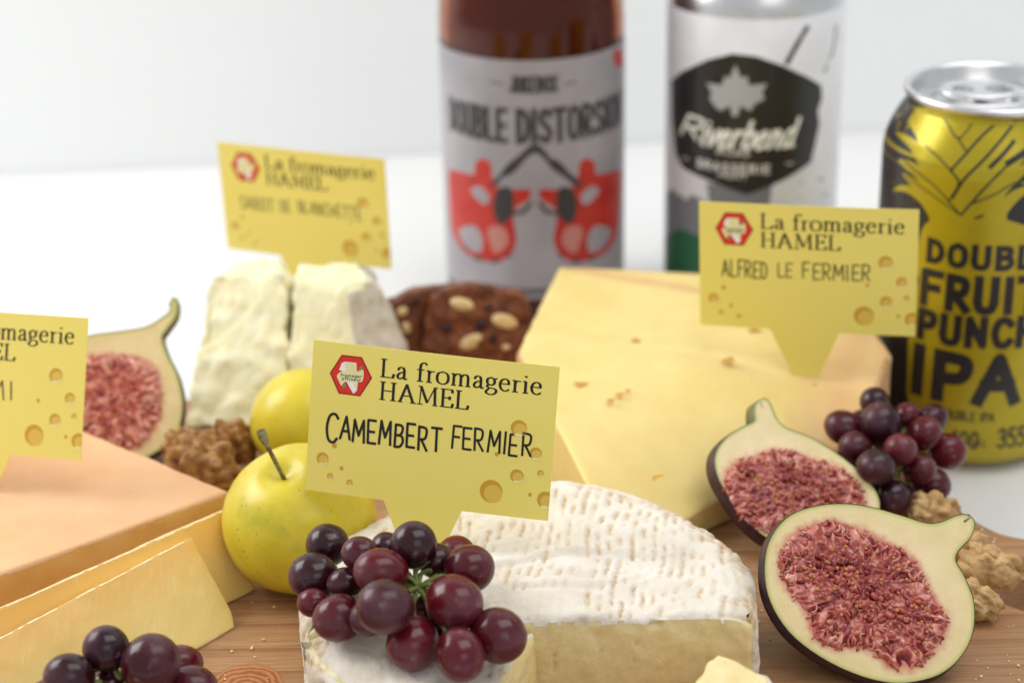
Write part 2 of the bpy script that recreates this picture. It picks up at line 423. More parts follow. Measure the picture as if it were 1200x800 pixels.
M = dict(
 table=m_table(), wall=m_wall(), wood=m_wood(), rind_white=m_rind_white(),
 cam_paste=m_paste('camembert_paste', srgb(234, 212, 152), srgb(244, 226, 174), .22, 9, .26, .5),
 alf_paste=m_wedge(),
 alf_rind=m_noise('tan_rind', [(.3, srgb(178, 128, 80)), (.5, srgb(204, 160, 108)), (.75, srgb(222, 186, 138))], 3, .75, .15, 1.0),
 raw_paste=m_paste('semi_soft_paste', srgb(232, 206, 126), srgb(240, 218, 146), .10, 12, .34, .5),
 raw_side=m_paste('orange_side_paste', srgb(234, 182, 104), srgb(240, 198, 124), .10, 9, .45, .4),
 orange_rind=m_noise('washed_orange_rind', [(.3, srgb(226, 174, 128)), (.55, srgb(232, 184, 138)), (.8, srgb(236, 190, 146))], 20, .5, .10, .9, sss=.2, sssmm=1.5),
 slice=m_slice(),
 crust=m_noise('pale_crust', [(.3, srgb(238, 208, 140)), (.7, srgb(248, 232, 184))], 2, .6, .2, .8),
 goat=m_noise('goat_paste', [(.3, srgb(244, 234, 184)), (.6, srgb(250, 243, 206)), (.8, srgb(252, 249, 230))], 5, .62, .5, 1.3, sss=.3, sssmm=2),
 goat_rind=m_noise('goat_rind', [(.3, srgb(190, 178, 158)), (.6, srgb(212, 202, 184)), (.8, srgb(228, 220, 204))], 5, .8, .3, 1.2),
 grape=m_grape(), stem=m_noise('green_stem', [(.3, srgb(96, 110, 48)), (.7, srgb(134, 146, 78))], 3, .6, .1),
 apple=m_apple(), apple_stem=m_noise('apple_stem_bark', [(.4, srgb(104, 74, 46)), (.55, srgb(150, 150, 96)), (.8, srgb(88, 60, 40))], 2.5, .7, .2, .6),
 flesh=m_flesh(), fskin=m_fskin(), strand=m_strand(),
 pulp=m_noise('fig_pulp', [(.3, srgb(124, 24, 24)), (.6, srgb(154, 40, 38)), (.8, srgb(186, 74, 66))], 1.6, .2, .3, .8, coat=.4, sss=.4, sssmm=1.5),
 seed=m_noise('fig_seeds', [(.3, srgb(178, 98, 56)), (.7, srgb(210, 146, 88))], 2, .25, 0, coat=.4, sss=.2, sssmm=.5),
 walnut=m_nut('walnut_kernel', srgb(196, 158, 104), srgb(224, 192, 140), srgb(150, 104, 58)),
 walnut_dark=m_nut('toasted_walnut_kernel', srgb(160, 112, 60), srgb(200, 156, 96), srgb(106, 64, 32)),
 crisp=m_noise('fruit_crisp', [(.3, srgb(74, 34, 22)), (.5, srgb(120, 66, 40)), (.75, srgb(150, 94, 58))], 4, .5, .5, 1.4, coat=.1),
 almond=m_noise('almond_slice', [(.3, srgb(222, 190, 130)), (.7, srgb(240, 218, 168))], 3, .5, .1),
 raisin=m_noise('raisin', [(.3, srgb(36, 18, 20)), (.7, srgb(66, 34, 34))], 3, .45, .3),
 card=m_noise('yellow_card', [(.3, srgb(243, 223, 112)), (.7, srgb(245, 227, 122))], 30, .45, .02, 1.0),
 ink=plain('black_print', srgb(26, 22, 16), .45), marker=plain('black_marker_ink', srgb(24, 20, 20), .4),
 logo_red=plain('logo_red', srgb(222, 44, 30), .4), logo_dark=plain('logo_dark_red', srgb(150, 16, 14), .4),
 logo_cream=plain('logo_cream', srgb(236, 226, 168), .4), logo_white=plain('logo_white', srgb(246, 244, 236), .4),
 logo_olive=plain('logo_olive', srgb(146, 130, 76), .4), hole_dark=plain('printed_hole_dark', srgb(206, 160, 50), .45),
 hole_mid=plain('printed_hole_mid', srgb(228, 190, 84), .45), hole_pale=plain('printed_hole_pale', srgb(246, 234, 170), .45),
 alu=m_noise('brushed_aluminium', [(.3, (.72, .72, .73)), (.7, (.80, .80, .81))], 3, .28, .01, .5, metal=1.0),
 can_yellow=m_noise('yellow_can_print', [(.3, srgb(176, 156, 26)), (.7, srgb(184, 166, 32))], 12, .3, 0, metal=.4, coat=.15),
 can_black=plain('black_can_print', srgb(34, 32, 34), .38, coat=.2),
 can_white=m_noise('white_can_wrap', [(.3, srgb(214, 214, 218)), (.7, srgb(228, 228, 232))], 18, .4, 0),
 can_grey=plain('grey_can_print', srgb(120, 122, 128), .45), can_green=plain('green_can_print', srgb(34, 96, 62), .45),
 can_lgrey=plain('light_grey_print', srgb(176, 176, 180), .45),
 lbl=m_noise('bottle_paper', [(.3, srgb(150, 146, 154)), (.7, srgb(172, 166, 172))], 22, .45, 0),
 lbl_red=m_noise('label_red', [(.35, srgb(180, 36, 26)), (.7, srgb(200, 60, 48))], 8, .45, 0),
 lbl_dark=plain('label_dark_grey', srgb(62, 58, 60), .45), lbl_pink=plain('label_faded_pink', srgb(196, 130, 122), .45),
)
def m_glass():
    t = NT('amber_glass'); return t.done(t.ramp(t.noise(60, 2), [(.3, srgb(176, 92, 50)), (.7, srgb(184, 98, 54))]), .04, trans=.95, ior=1.4)
M['glass'] = m_glass()
M['beer'] = plain('amber_beer', srgb(140, 32, 10), .5, sss=.3, spec=0, sssr=(1, .2, .05), sssmm=8)

# ------------------------------------------------------------ lettering (stroke skeletons, cap height 1)
SK = {
'A': (.56, '0,0 .28,1 .56,0|.1,.35 .46,.35'), 'B': (.52, '.06,0 .06,1|~.06,1 .4,.97 .45,.76 .32,.55 .06,.53|~.06,.53 .42,.5 .5,.25 .35,.03 .06,0'),
'C': (.52, '~.5,.85 .36,1 .14,.92 .04,.5 .14,.08 .36,0 .5,.15'), 'D': (.54, '.06,0 .06,1|~.06,1 .38,.92 .52,.5 .38,.08 .06,0'),
'E': (.5, '.5,1 .06,1 .06,0 .5,0|.06,.5 .42,.5'), 'F': (.5, '.5,1 .06,1 .06,0|.06,.52 .42,.52'), 'H': (.56, '.06,0 .06,1|.5,0 .5,1|.06,.5 .5,.5'),
'I': (.16, '.08,0 .08,1'), 'J': (.44, '.4,1 .4,.25|~.4,.25 .34,.03 .16,.02 .06,.2'), 'K': (.52, '.06,0 .06,1|.5,1 .08,.45|.2,.58 .5,0'),
'L': (.48, '.06,1 .06,0 .48,0'), 'M': (.72, '.04,0 .1,1 .36,.3 .62,1 .68,0'), 'N': (.56, '.06,0 .06,1 .5,0 .5,1'),
'O': (.58, '~.29,1 .1,.88 .04,.5 .1,.12 .29,0 .48,.12 .54,.5 .48,.88 .29,1'), 'P': (.5, '.06,0 .06,1|~.06,1 .42,.95 .48,.74 .38,.5 .06,.46'),
'R': (.54, '.06,0 .06,1|~.06,1 .42,.95 .48,.74 .38,.5 .06,.46|.2,.46 .52,0'), 'S': (.52, '~.48,.84 .3,1 .08,.85 .14,.6 .4,.43 .5,.2 .3,0 .05,.14'),
'T': (.56, '0,1 .56,1|.28,1 .28,0'), 'U': (.56, '.06,1 .06,.3|~.06,.3 .12,.05 .28,0 .44,.05 .5,.3|.5,.3 .5,1'), 'X': (.54, '.02,0 .52,1|.02,1 .52,0'),
'0': (.5, '~.25,1 .08,.85 .05,.5 .08,.15 .25,0 .42,.15 .45,.5 .42,.85 .25,1'), '1': (.3, '.02,.8 .18,1 .18,0'),
'3': (.5, '~.06,.86 .25,1 .44,.84 .4,.6 .22,.53|~.22,.53 .44,.46 .48,.2 .28,0 .05,.14'), '5': (.5, '.44,1 .1,1 .08,.56|~.08,.56 .3,.62 .46,.4 .42,.1 .22,0 .05,.12'),
'm': (.7, '.06,.6 .06,0|~.06,.42 .2,.62 .34,.45|.34,.45 .34,0|~.34,.42 .48,.62 .62,.45|.62,.45 .62,0'), ' ': (.28, ''), '-': (.3, '.02,.5 .28,.5'),
'i': (.2, '.1,.62 .1,.05 .18,0|.13,.82 .14,.86'), 'v': (.36, '.02,.62 .16,0 .34,.62'), 'e': (.36, '~.03,.3 .26,.38 .22,.6 .06,.5 .03,.2 .14,0 .34,.12'),
'r': (.32, '.06,.62 .06,0|~.06,.36 .15,.58 .3,.6'), 'b': (.38, '.06,1 .06,.06|~.06,.42 .22,.62 .34,.35 .24,.02 .06,.08'),
'n': (.4, '.06,.62 .06,0|~.06,.36 .2,.62 .3,.4|.3,.4 .3,.06 .38,0'), 'd': (.42, '~.32,.5 .17,.62 .04,.35 .1,.03 .24,.04 .32,.2|.34,1 .32,.05 .42,0'),
'f': (.3, '~.3,.95 .18,1 .12,.8 .12,0|.0,.6 .26,.6'), 'o': (.4, '~.2,.6 .05,.45 .05,.15 .2,0 .35,.15 .35,.45 .2,.6'), 'a': (.42, '~.32,.5 .15,.6 .04,.3 .15,0 .32,.2|.33,.6 .33,0'),
'g': (.42, '~.32,.5 .15,.6 .04,.3 .15,.02 .32,.2|.33,.6 .33,-.2 .1,-.25'), 'u': (.42, '.06,.6 .06,.12 .2,0 .33,.15|.33,.6 .33,0'), 't': (.3, '.14,.9 .14,.05 .26,0|0,.6 .28,.6'),
}
SE = {
'L': (.66, '.17,0 .17,1|.05,.985 .31,.985|.05,.02 .57,.02|.57,0 .62,.24'), 'a': (.5, '~.09,.5 .17,.64 .3,.62 .35,.48|.35,.5 .35,.1|~.35,.1 .39,.02 .47,.05|~.34,.4 .16,.32 .08,.16 .16,.02 .34,.13'),
'f': (.36, '~.43,.93 .33,1.03 .2,.94 .17,.75|.17,.76 .17,0|.03,.64 .34,.64|.05,.015 .31,.015'), 'r': (.4, '.15,.64 .15,0|.04,.61 .15,.64|~.15,.46 .22,.6 .38,.6|.04,.015 .28,.015'),
'o': (.56, '~.28,.66 .1,.56 .05,.33 .1,.1 .28,0 .46,.1 .51,.33 .46,.56 .28,.66'),
'm': (.86, '.14,.64 .14,0|.03,.61 .14,.64|~.14,.48 .26,.63 .39,.6 .43,.44|.43,.46 .43,0|~.43,.48 .55,.63 .68,.6 .72,.44|.72,.46 .72,0|.04,.015 .25,.015|.34,.015 .53,.015|.62,.015 .83,.015'),
'g': (.5, '~.22,.65 .1,.57 .07,.44 .1,.31 .22,.24 .34,.31 .37,.44 .34,.57 .22,.65|.33,.58 .48,.62|~.14,.26 .08,.17 .16,.09 .34,.07 .45,-.02 .41,-.18 .24,-.27 .08,-.21 .05,-.1 .16,.05'),
'e': (.48, '.08,.38 .4,.38|~.41,.38 .38,.57 .25,.65 .11,.54 .06,.32 .12,.1 .27,0 .44,.11'), 'i': (.29, '.14,.64 .14,0|.03,.61 .14,.64|.03,.015 .26,.015|.14,.84 .14,.93'),
'H': (.86, '.18,0 .18,1|.66,0 .66,1|.18,.52 .66,.52|.05,.015 .31,.015|.05,.985 .31,.985|.53,.015 .79,.015|.53,.985 .79,.985'),
'A': (.8, '.1,0 .38,1|+.37,1 .69,0|.2,.36 .56,.36|0,.015 .22,.015|.56,.015 .82,.015'),
'M': (1.0, '-.17,0 .2,1|+.2,1 .5,.12|-.5,.12 .8,1|.8,1 .84,0|.06,.015 .3,.015|.08,.985 .22,.985|.8,.985 .94,.985|.72,.015 .96,.015'),
'E': (.66, '.17,0 .17,1|.05,.985 .56,.985|.17,.52 .46,.52|.05,.02 .58,.02|.55,1 .57,.8|.46,.62 .46,.42|.57,0 .61,.24'), ' ': (.27, ''),
}
def strokes(txt):
    out = []
    for s in [q for q in txt.split('|') if q]:
        sm = s[0] == '~'; bold = s[0] if s[0] in '+-' else ''
        if s[0] in '~+-' and not (s[0] == '-' and s[1] == '.' and False): s = s[1:] if s[0] in '~+' or (s[0] == '-' and txt in [SE['M'][1]]) else s
        pts = [tuple(float(k) for k in p.split(',')) for p in s.split()]
        out.append((crom(pts, 5) if sm else [Vector(p) for p in pts], bold))
    return out
def stroke_polys(P, wf, cap=0.0):
    polys = []
    for i in range(len(P)-1):
        a, b = P[i], P[i+1]; d = b-a; L = d.length
        if L < 1e-6: continue
        d = d/L; n = Vector((-d.y, d.x)); wd = wf(d)/2
        ea = cap*wd if i == 0 else 0; eb = cap*wd if i == len(P)-2 else 0
        a2 = a-d*ea; b2 = b+d*eb
        polys.append([a2-n*wd, b2-n*wd, b2+n*wd, a2+n*wd])
        if i > 0:
            polys.append([a+Vector((math.cos(k*math.pi/4+.2), math.sin(k*math.pi/4+.2)))*wd*.98 for k in range(8)])
    return polys
def text2d(txt, x0, x1, ybase, h, font='SK', wt=.12, thin=None, down=True, jit=0, slant=0, track=.1, step=None, curve=None, cap=0.0, rnd=None):
    """layout txt between x0..x1, baseline ybase, cap height h. returns list of (verts,tris) in target 2D space"""
    G = SE if font == 'SE' else SK; rnd = rnd or random.Random(3)
    tot = sum(G[c][0] for c in txt)+track*(len(txt)-1); sx = (x1-x0)/tot; x = x0; parts = []
    sg = -1 if down else 1
    for c in txt:
        wd, g = G[c]
        if g:
            jx = rnd.uniform(-jit, jit)*h; jy = rnd.uniform(-jit, jit)*h; jh = 1+rnd.uniform(-jit, jit); sh = slant+rnd.uniform(-jit, jit)
            polys = []
            for P, bold in strokes(g):
                Q = [Vector((x+jx+(p.x+p.y*sh)*sx*1.0, ybase+jy+sg*p.y*h*jh)) for p in P]
                def wf(d, bold=bold):
                    if thin is None: return wt*h
                    k = abs(d.y)
                    if bold == '+': k = 1
                    if bold == '-': k = .25
                    return (thin+(wt-thin)*k**1.5)*h
                polys += stroke_polys(Q, wf, cap if cap else (0 if thin else .6))
            if curve: polys = [[Vector(curve(p)) for p in q] for q in polys]
            parts.append(fill(polys, step))
        x += (wd+track)*sx
    return parts
def decal(name, parts, fn, hgt, mat, parent, label=None):
    parts = [p for p in parts if p[1]]
    if len(parts) > 1:
        os_ = [decal(name, [p], fn, hgt, mat, parent, label) for p in parts]; return os_[0]
    V = []; F = []
    for v, f in parts:
        b = len(V); V += [fn(p[0], p[1], hgt) for p in v]; F += [tuple(i+b for i in t) for t in f]
    # orient outward
    if F:
        a, b_, c = (Vector(V[i]) for i in F[0][:3]); nn = (b_-a).cross(c-a)
        p = fn(parts[0][0][0][0], parts[0][0][0][1], hgt+1); q = fn(parts[0][0][0][0], parts[0][0][0][1], hgt)
        if nn.dot(Vector(p)-Vector(q)) < 0: F = [tuple(reversed(t)) for t in F]
    o = mk(name, V, F, mat, parent, smooth=False)
    if label: o['label'] = label
    return o
def circ(x, y, r, n=20, jit=0, ry=None): return [(x+r*math.cos(2*math.pi*k/n)*(1+random.uniform(-jit, jit)), y+(ry or r)*math.sin(2*math.pi*k/n)*(1+random.uniform(-jit, jit))) for k in range(n)]

# ============================================================ SETTING
def setting():
    V, F = [(-900, -300, 0), (900, -300, 0)], []
    # table: slab whose back edge runs slightly askew, wall behind
    a = PZ(0, 206, 0); b = PZ(1050, 152, 0); dr = (b-a)
    yl = a.y+dr.y/dr.x*(-900-a.x); yr = a.y+dr.y/dr.x*(900-a.x)
    out = [(-900, -300), (900, -300), (900, yr), (-900, yl)]
    V, F, K = slab(out, -30, 0, 60, .5)
    tag(mk('table', V, F, M['table'], origin=(0, 300, 0)), kind='structure')
    d = Vector((dr.x, dr.y, 0)).normalized(); n = Vector((-d.y, d.x, 0))
    p0 = Vector((-900, yl, 0))+n*.8; p1 = Vector((900, yr, 0))+n*.8
    p0 -= d*400; p1 += d*400
    V = [p0+Vector((0, 0, -400)), p1+Vector((0, 0, -400)), p1+Vector((0, 0, 1100)), p0+Vector((0, 0, 1100))]
    V += [v+n*40 for v in V]
    F = [(0, 1, 2, 3), (7, 6, 5, 4), (0, 4, 5, 1), (3, 2, 6, 7), (1, 5, 6, 2), (0, 3, 7, 4)]
    tag(mk('wall', V, F, M['wall'], origin=(0, 900, 0), smooth=False), kind='structure')
setting()

def board():
    e1 = PZ(1112, 581, 20); e2 = PZ(1154, 612, 20); e3 = PZ(1200, 627, 20)
    hl = PZ(1163, 688, 20)
    top = [(-235, 556), (-120, 562), (-50, 584), (40, 598), (85, 588), (110, 562), (122, 530), (125.5, 505), (e1.x, e1.y), (e2.x, e2.y), (e3.x, e3.y), (168, 457.5), (215, 457), (238, 452), (247, 436), (238, 420), (215, 414), (168, 412), (150, 406), (138, 394), (131, 374), (127, 345), (115, 315), (90, 297), (40, 290), (-235, 292), (-262, 305), (-272, 340), (-275, 440), (-272, 550), (-260, 585)]
    out = crom(top, 5, True); out = ccw([(p.x, p.y) for p in out])
    # hole in the handle: outer boundary + hole, made as grid fill
    cx, cy, rx, ry = hl.x+17, (PZ(1200, 651, 20).y+PZ(1200, 718, 20).y)/2, 17.5, 14.8
    hole = [(cx+rx*math.cos(t)*1.0, cy+ry*math.sin(t)) for t in [2*math.pi*k/40 for k in range(40)]]
    rs = resample(out, 6); n = len(rs)
    V = []; F = []
    prof = [(2.0, 0.0), (.6, .6), (0, 2.0), (0, 17.2), (.5, 18.8), (1.2, 19.5), (2.6, 20.0)]
    def inset(ring, i, d):
        m_ = len(ring); a = Vector(ring[i])-Vector(ring[i-1]); b = Vector(ring[(i+1) % m_])-Vector(ring[i])
        t = (a.normalized()+b.normalized()).normalized(); return Vector(ring[i])+Vector((-t.y, t.x))*d
    rings = []
    for ring, sgn in ((rs, 1), ([Vector(h) for h in hole], -1)):
        st = []
        for ins, z in prof:
            b = len(V); m_ = len(ring)
            for i in range(m_): q = inset(ring, i, ins*sgn); V.append((q.x, q.y, z))
            st.append(b)
        for r in range(len(prof)-1):
            for i in range(m_):
                j = (i+1) % m_; f = (st[r]+i, st[r]+j, st[r+1]+j, st[r+1]+i); F.append(f if sgn == 1 else tuple(reversed(f)))
        rings.append((st, m_))
    for lev, up in ((-1, True), (0, False)):
        o, nO = rings[0][0][lev], rings[0][1]; h, nH = rings[1][0][lev], rings[1][1]
        pts = [Vector(V[o+i][:2]) for i in range(nO)]+[Vector(V[h+i][:2]) for i in range(nH)]
        edges = [(i, (i+1) % nO) for i in range(nO)]+[(nO+i, nO+(i+1) % nH) for i in range(nH)]
        v, e, f, ov, _, _ = delaunay_2d_cdt(pts, edges, [], 0, 1e-6)
        back = [((o+q[0] if q[0] < nO else h+q[0]-nO) if q else None) for q in ov]
        for t in f:
            c = sum((v[i] for i in t), Vector((0, 0)))/len(t)
            if not inpoly(c.x, c.y, pts[:nO]) or inpoly(c.x, c.y, pts[nO:]): continue
            if any(back[i] is None for i in t): continue
            tt = tuple(back[i] for i in t); a = area2([V[i] for i in tt])
            if (a > 0) != up: tt = tuple(reversed(tt))
            F.append(tt)
    o = mk('cutting_board', V, F, M['wood'], origin=(0, 445, 0))
    me = o.data; me.polygons.foreach_set('use_smooth', [abs(p.normal.z) < .98 for p in me.polygons])
    tag(o, 'pale wooden cutting board with a hole in its handle under all the food', 'cutting board')
board()

# ============================================================ CHEESE SIGNS
def card_lines(tr):
    return tr
CARDQUAD = dict(
 front=((-21.5, 428.2, 74.4), (0.966, -0.257, -0.024), (-0.093, -0.263, -0.96)),
 alfred=((88.8, 521.7, 78.3), (0.958, -0.283, 0.039), (0.025, -0.051, -0.998)),
 back=((-70.9, 612.2, 69.5), (0.918, -0.397, 0.013), (0.011, -0.007, -1.0)),
 left=((-149.3, 480.9, 66.3), (0.943, -0.328, 0.056), (-0.08, -0.388, -0.918)))
def card(key, writing, label, jseed):
    c, ex, ey = (Vector(k) for k in CARDQUAD[key]); ex.normalize(); ey = (ey-ex*ey.dot(ex)).normalized(); nn = -ex.cross(ey)  # towards camera
    rnd = random.Random(jseed)
    tip = {'back': 47, 'front': 54}.get(key, 54)
    t = thing('cheese_sign', c+ey*30, label, 'sign', 'yellow cheese name signs')
    bow = rnd.uniform(.3, .8)
    def fn(u, v, h):
        b = bow*(1-((u-32.5)/32.5)**2)
        return tuple(c+ex*(u-32.5)+ey*(v-19.75)+nn*(h+b))
    s = .47
    out = [(0, 0), (65, 0), (65, 39.5), (42.6, 39.7), (42.6-(tip-39.7)*s*.9, tip), (21.6+(tip-39.5)*s, tip), (21.6, 39.5), (0, 39.5)]
    v, f = fill([resample([Vector(p) for p in out], 3)], 4)
    n = len(v); V = [fn(p.x, p.y, 0) for p in v]+[fn(p.x, p.y, -.28) for p in v]
    a = Vector(V[f[0][1]])-Vector(V[f[0][0]]); b = Vector(V[f[0][2]])-Vector(V[f[0][0]])
    if a.cross(b).dot(nn) < 0: f = [tuple(reversed(x)) for x in f]
    F = list(f)+[tuple(i+n for i in reversed(x)) for x in f]
    ec = {}
    for x in f:
        for i in range(3): ec[(x[i], x[(i+1) % 3])] = 1
    for (i, j) in ec:
        if (j, i) not in ec: F.append((j, i, i+n, j+n))
    mk('card', V, F, M['card'], t, smooth=False)
    # printed eyes
    H = [(7.34, 26.9, .7), (4.3, 30.7, 1.65), (9.66, 32.6, .55), (6.67, 35.1, .85), (12.1, 36.1, .85), (55.8, 16.6, 2.1), (60.6, 22.6, 1.6), (56.2, 28.9, 1.75), (62.2, 27.5, .85), (59.9, 33.3, .5), (49.8, 33.6, 2.95), (64.0, 34.2, 2.2), (50.6, 23.9, .55)]
    def clipx(p): return [(min(64.95, q[0]), q[1]) for q in p]
    dark = []; mid = []; pale = []
    for x, y, r in H:
        dark.append(fill([clipx(circ(x, y, r, 22))], None))
        if r > .8:
            mid.append(fill([clipx([(x+.18*r+.80*r*math.cos(a), y+.20*r+.78*r*math.sin(a)) for a in [2*math.pi*k/22 for k in range(22)]])]))
            a0 = .15*math.pi if r < 2.5 else .0
            if r < 2.5:
                pale.append(fill([clipx([(x+r*1.02*math.cos(a), y+r*1.02*math.sin(a)) for a in [a0+k/10*math.pi*.55 for k in range(11)]]+[(x+r*.52*math.cos(a)+.2*r, y+r*.52*math.sin(a)+.2*r) for a in [a0+(10-k)/10*math.pi*.55 for k in range(11)]])]))
    decal('printed_hole', dark, fn, .03, M['hole_dark'], t); decal('printed_hole_light', mid, fn, .05, M['hole_mid'], t)
    decal('printed_hole_rim', pale, fn, .07, M['hole_pale'], t)
    # emblem
    hexo = [(4.94, 8.1), (7.9, 3.0), (13.4, 3.0), (16.5, 8.1), (13.6, 13.2), (7.7, 13.2)]
    hc = Vector((10.7, 8.1)); hexi = [tuple(hc+(Vector(p)-hc)*.93) for p in hexo]
    lg = decal('emblem', [fill([hexo])], fn, .03, M['logo_dark'], t)
    decal('emblem_field', [fill([hexi])], fn, .05, M['logo_red'], lg)
    L = lambda x, y: (4.9+(x-160)/515*11.9, 3.0+(y-150)/460*10.2)  # from the enlarged emblem
    def lp(*p): return [L(*q) for q in p]
    decal('emblem_paper', [fill([lp((270, 330), (300, 245), (340, 225), (470, 225), (480, 320), (350, 345))]), fill([lp((360, 450), (470, 440), (500, 450), (495, 545), (455, 590))])], fn, .07, M['logo_white'], lg)
    decal('emblem_shade', [fill([lp((330, 250), (345, 232), (470, 230), (478, 318), (360, 330))]), fill([lp((440, 455), (498, 460), (490, 545))])], fn, .085, M['logo_cream'], lg)
    decal('emblem_scroll', [fill([lp((505, 320), (510, 260), (550, 255), (556, 330))]), fill([lp((300, 500), (360, 475), (370, 520), (330, 540))])], fn, .10, M['logo_olive'], lg)
    band = crom([L(250, 400), L(300, 345), L(380, 322), L(450, 325), L(500, 318), L(557, 300), L(552, 430), L(470, 445), L(380, 450), L(330, 480), L(308, 512), L(275, 460)], 3, True)
    decal('emblem_band', [fill([band])], fn, .115, M['logo_cream'], lg)
    if key in ('front', 'alfred'):
        w1 = text2d('fromager', *[L(292, 0)[0], L(540, 0)[0]], L(0, 402)[1], .75, wt=.2, curve=lambda p: (p[0], p[1]-.04*(p[0]-8)))
        w2 = text2d('affineur', *[L(308, 0)[0], L(535, 0)[0]], L(0, 442)[1], .75, wt=.2, curve=lambda p: (p[0], p[1]-.04*(p[0]-8)))
        decal('emblem_letter', w1+w2, fn, .13, M['ink'], lg)
    # printed words
    p = text2d('La fromagerie', 18.3, 61.0, 7.56, 4.75, 'SE', .155, .06, track=.03)
    p += text2d('HAMEL', 18.4, 42.6, 13.4, 4.7, 'SE', .155, .06, track=.0)
    decal('printed_letter', p, fn, .04, M['ink'], t)
    # hand lettering
    ps = []
    for txt, x0, x1, y, h, wt in writing:
        ps += text2d(txt, x0, x1, y, h, 'SK', wt, jit=.035, rnd=rnd, track=.16)
    decal('handwritten_letter', ps, fn, .07, M['marker'], t)
card('front', [('C', 4.6, 7.9, 25.9, 7.2, .10), ('AMEMBERT', 8.6, 35.8, 25.0, 5.9, .115), ('FERMIER', 38.4, 59.3, 23.6, 5.6, .105)], 'yellow sign with Camembert Fermier written in marker stuck in the white rind cheese', 5)
card('alfred', [('ALFRED', 6.9, 20.6, 23.2, 5.2, .085), ('LE', 23.8, 28.3, 22.4, 4.4, .085), ('FERMIER', 31.2, 51.4, 22.6, 4.9, .085)], 'yellow sign reading Alfred le Fermier stuck in the firm yellow cheese wedge', 6)
card('back', [('SABOT', 7.3, 20.5, 23.5, 4.6, .08), ('DE', 23.5, 27.5, 22.9, 4.2, .08), ('BLANCHETTE', 30.5, 55.0, 22.5, 4.4, .08)], 'hazy yellow sign reading Sabot de Blanchette standing in the crumbly white goat cheese', 7)
card('left', [('RAMI', 22.0, 42.4, 24.5, 5.2, .085)], 'yellow sign cut off by the left edge stuck in the orange rind cheese', 8)

# ============================================================ CAMEMBERT
CC = Vector((3.0, 402.0)); CR = 57.0
def groove(x, y, ang=0.16, per=2.7):
    u = x*math.cos(ang)-y*math.sin(ang); v = x*math.sin(ang)+y*math.cos(ang)
    u += 2.6*noise.noise(Vector((x/22, y/22, 3.1)))
    s = .5+.5*math.cos(2*math.pi*u/per); s = max(0, (s-.52)/.48)**.9
    seg = noise.noise(Vector((math.floor(u/per+.5)*3.7, v/4.6, 9.0)))
    return s*max(0, min(1, .55+seg*2.6))
def camembert(name, label, outline, cutfn, z1, seed, step=.8, warp=None, hgt=1.0):
    cx = sum(p[0] for p in outline)/len(outline); cy = sum(p[1] for p in outline)/len(outline)
    V, F, K = slab(outline, 20.3, z1, step, 2.2, side=1.0, nb=4, bevbot=2)
    V = np.array(V); N = vnormals(V, F); G = np.zeros(len(V))
    for i in range(len(V)):
        x, y, z = V[i]; cut = cutfn(x, y) and z < z1-1.2
        up = max(0, N[i][2])
        if cut:
            d = .45*nz(V[i], 5, seed)+.35*nz(V[i], 1.8, seed)
            bulge = 1.3*math.sin(math.pi*max(0, min(1, (z-20)/(z1-20)*.9+.05)))*(.7+.6*nz((x, 0, 0), 14, 5))
            d += bulge
            if nz(V[i], 3.4, seed+4) > .56: d -= .8
        else:
            g = groove(x, y)*(up > .5)+(.55*max(0, nz(V[i], 2.6, 2.)) if up <= .5 else 0)
            rr = math.hypot(x-CC.x, y-CC.y)
            edge = max(0, min(1, (rr-CR+9)/7)); g = min(1, g+edge*(.22+2.0*max(0, nz(V[i], 3.5, 8.)+.08)))
            smooth = max(0, min(1, (nz(V[i], 13, seed+2)-.02)*-6+.8)); g *= .12+.88*smooth
            G[i] = g
            d = -.72*g+1.3*nz(V[i], 20, seed)+.42*nz(V[i], 6, seed+1)+.26*nz(V[i], 2.0, seed)+.12*nz(V[i], .9, seed)
            cl = y-(412+.10*(x-5)+2.5*math.sin(x/9.0)); d += up*(-.9*math.exp(-(cl/1.3)**2)+.6*math.exp(-((cl-2.6)/1.8)**2))*max(0, min(1, (x+38)/20))*max(0, min(1, (48-x)/30))
            cl = y-(398+.22*(x-5)+2*math.sin(x/7.0+2)); d += up*(-.6*math.exp(-(cl/1.0)**2)+.4*math.exp(-((cl-2.2)/1.5)**2))*max(0, min(1, (36-x)/20))
        V[i] += N[i]*d*hgt
        if z > 22: V[i][2] -= (z-20)/(z1-20)*3.4*max(0, min(1, (math.hypot(x-CC.x, y-CC.y)-CR+11)/11))**2.6
        if z > 22: V[i][2] += (z-20)/(z1-20)*(1.1*noise.noise(Vector((x/30, y/30, seed)))-.5)
        if warp: V[i] = warp(V[i])
    V = [tuple(v) for v in V]
    cut = []
    for f, k in zip(F, K):
        c = np.mean([V[i] for i in f], axis=0)
        lim = z1-2.2+1.1*nz((c[0], 0, 0), 3.5, 1.)+.6*nz((c[0], c[1], 0), 1.3, 4.)
        cut.append(cutfn(c[0], c[1]) and c[2] < lim and k != 't')
    t = thing('camembert', (cx, cy, 20), label, 'cheese', 'pieces of white rind camembert'); t.name = name
    a, b, at = subset(V, F, [not c for c in cut], {'groove': G}); mk('rind', a, b, M['rind_white'], t, attrs=at)
    a, b, _ = subset(V, F, cut); mk('paste', a, b, M['cam_paste'], t)
    return t
def arc(a0, a1, n=60, r=CR, c=CC): return [(c.x+r*math.cos(math.radians(a0+(a1-a0)*k/n)), c.y+r*math.sin(math.radians(a0+(a1-a0)*k/n))) for k in range(n+1)]
YC = 385.5
a0 = math.degrees(math.asin((YC-CC.y)/CR))
half = arc(a0, 180-a0, 70)
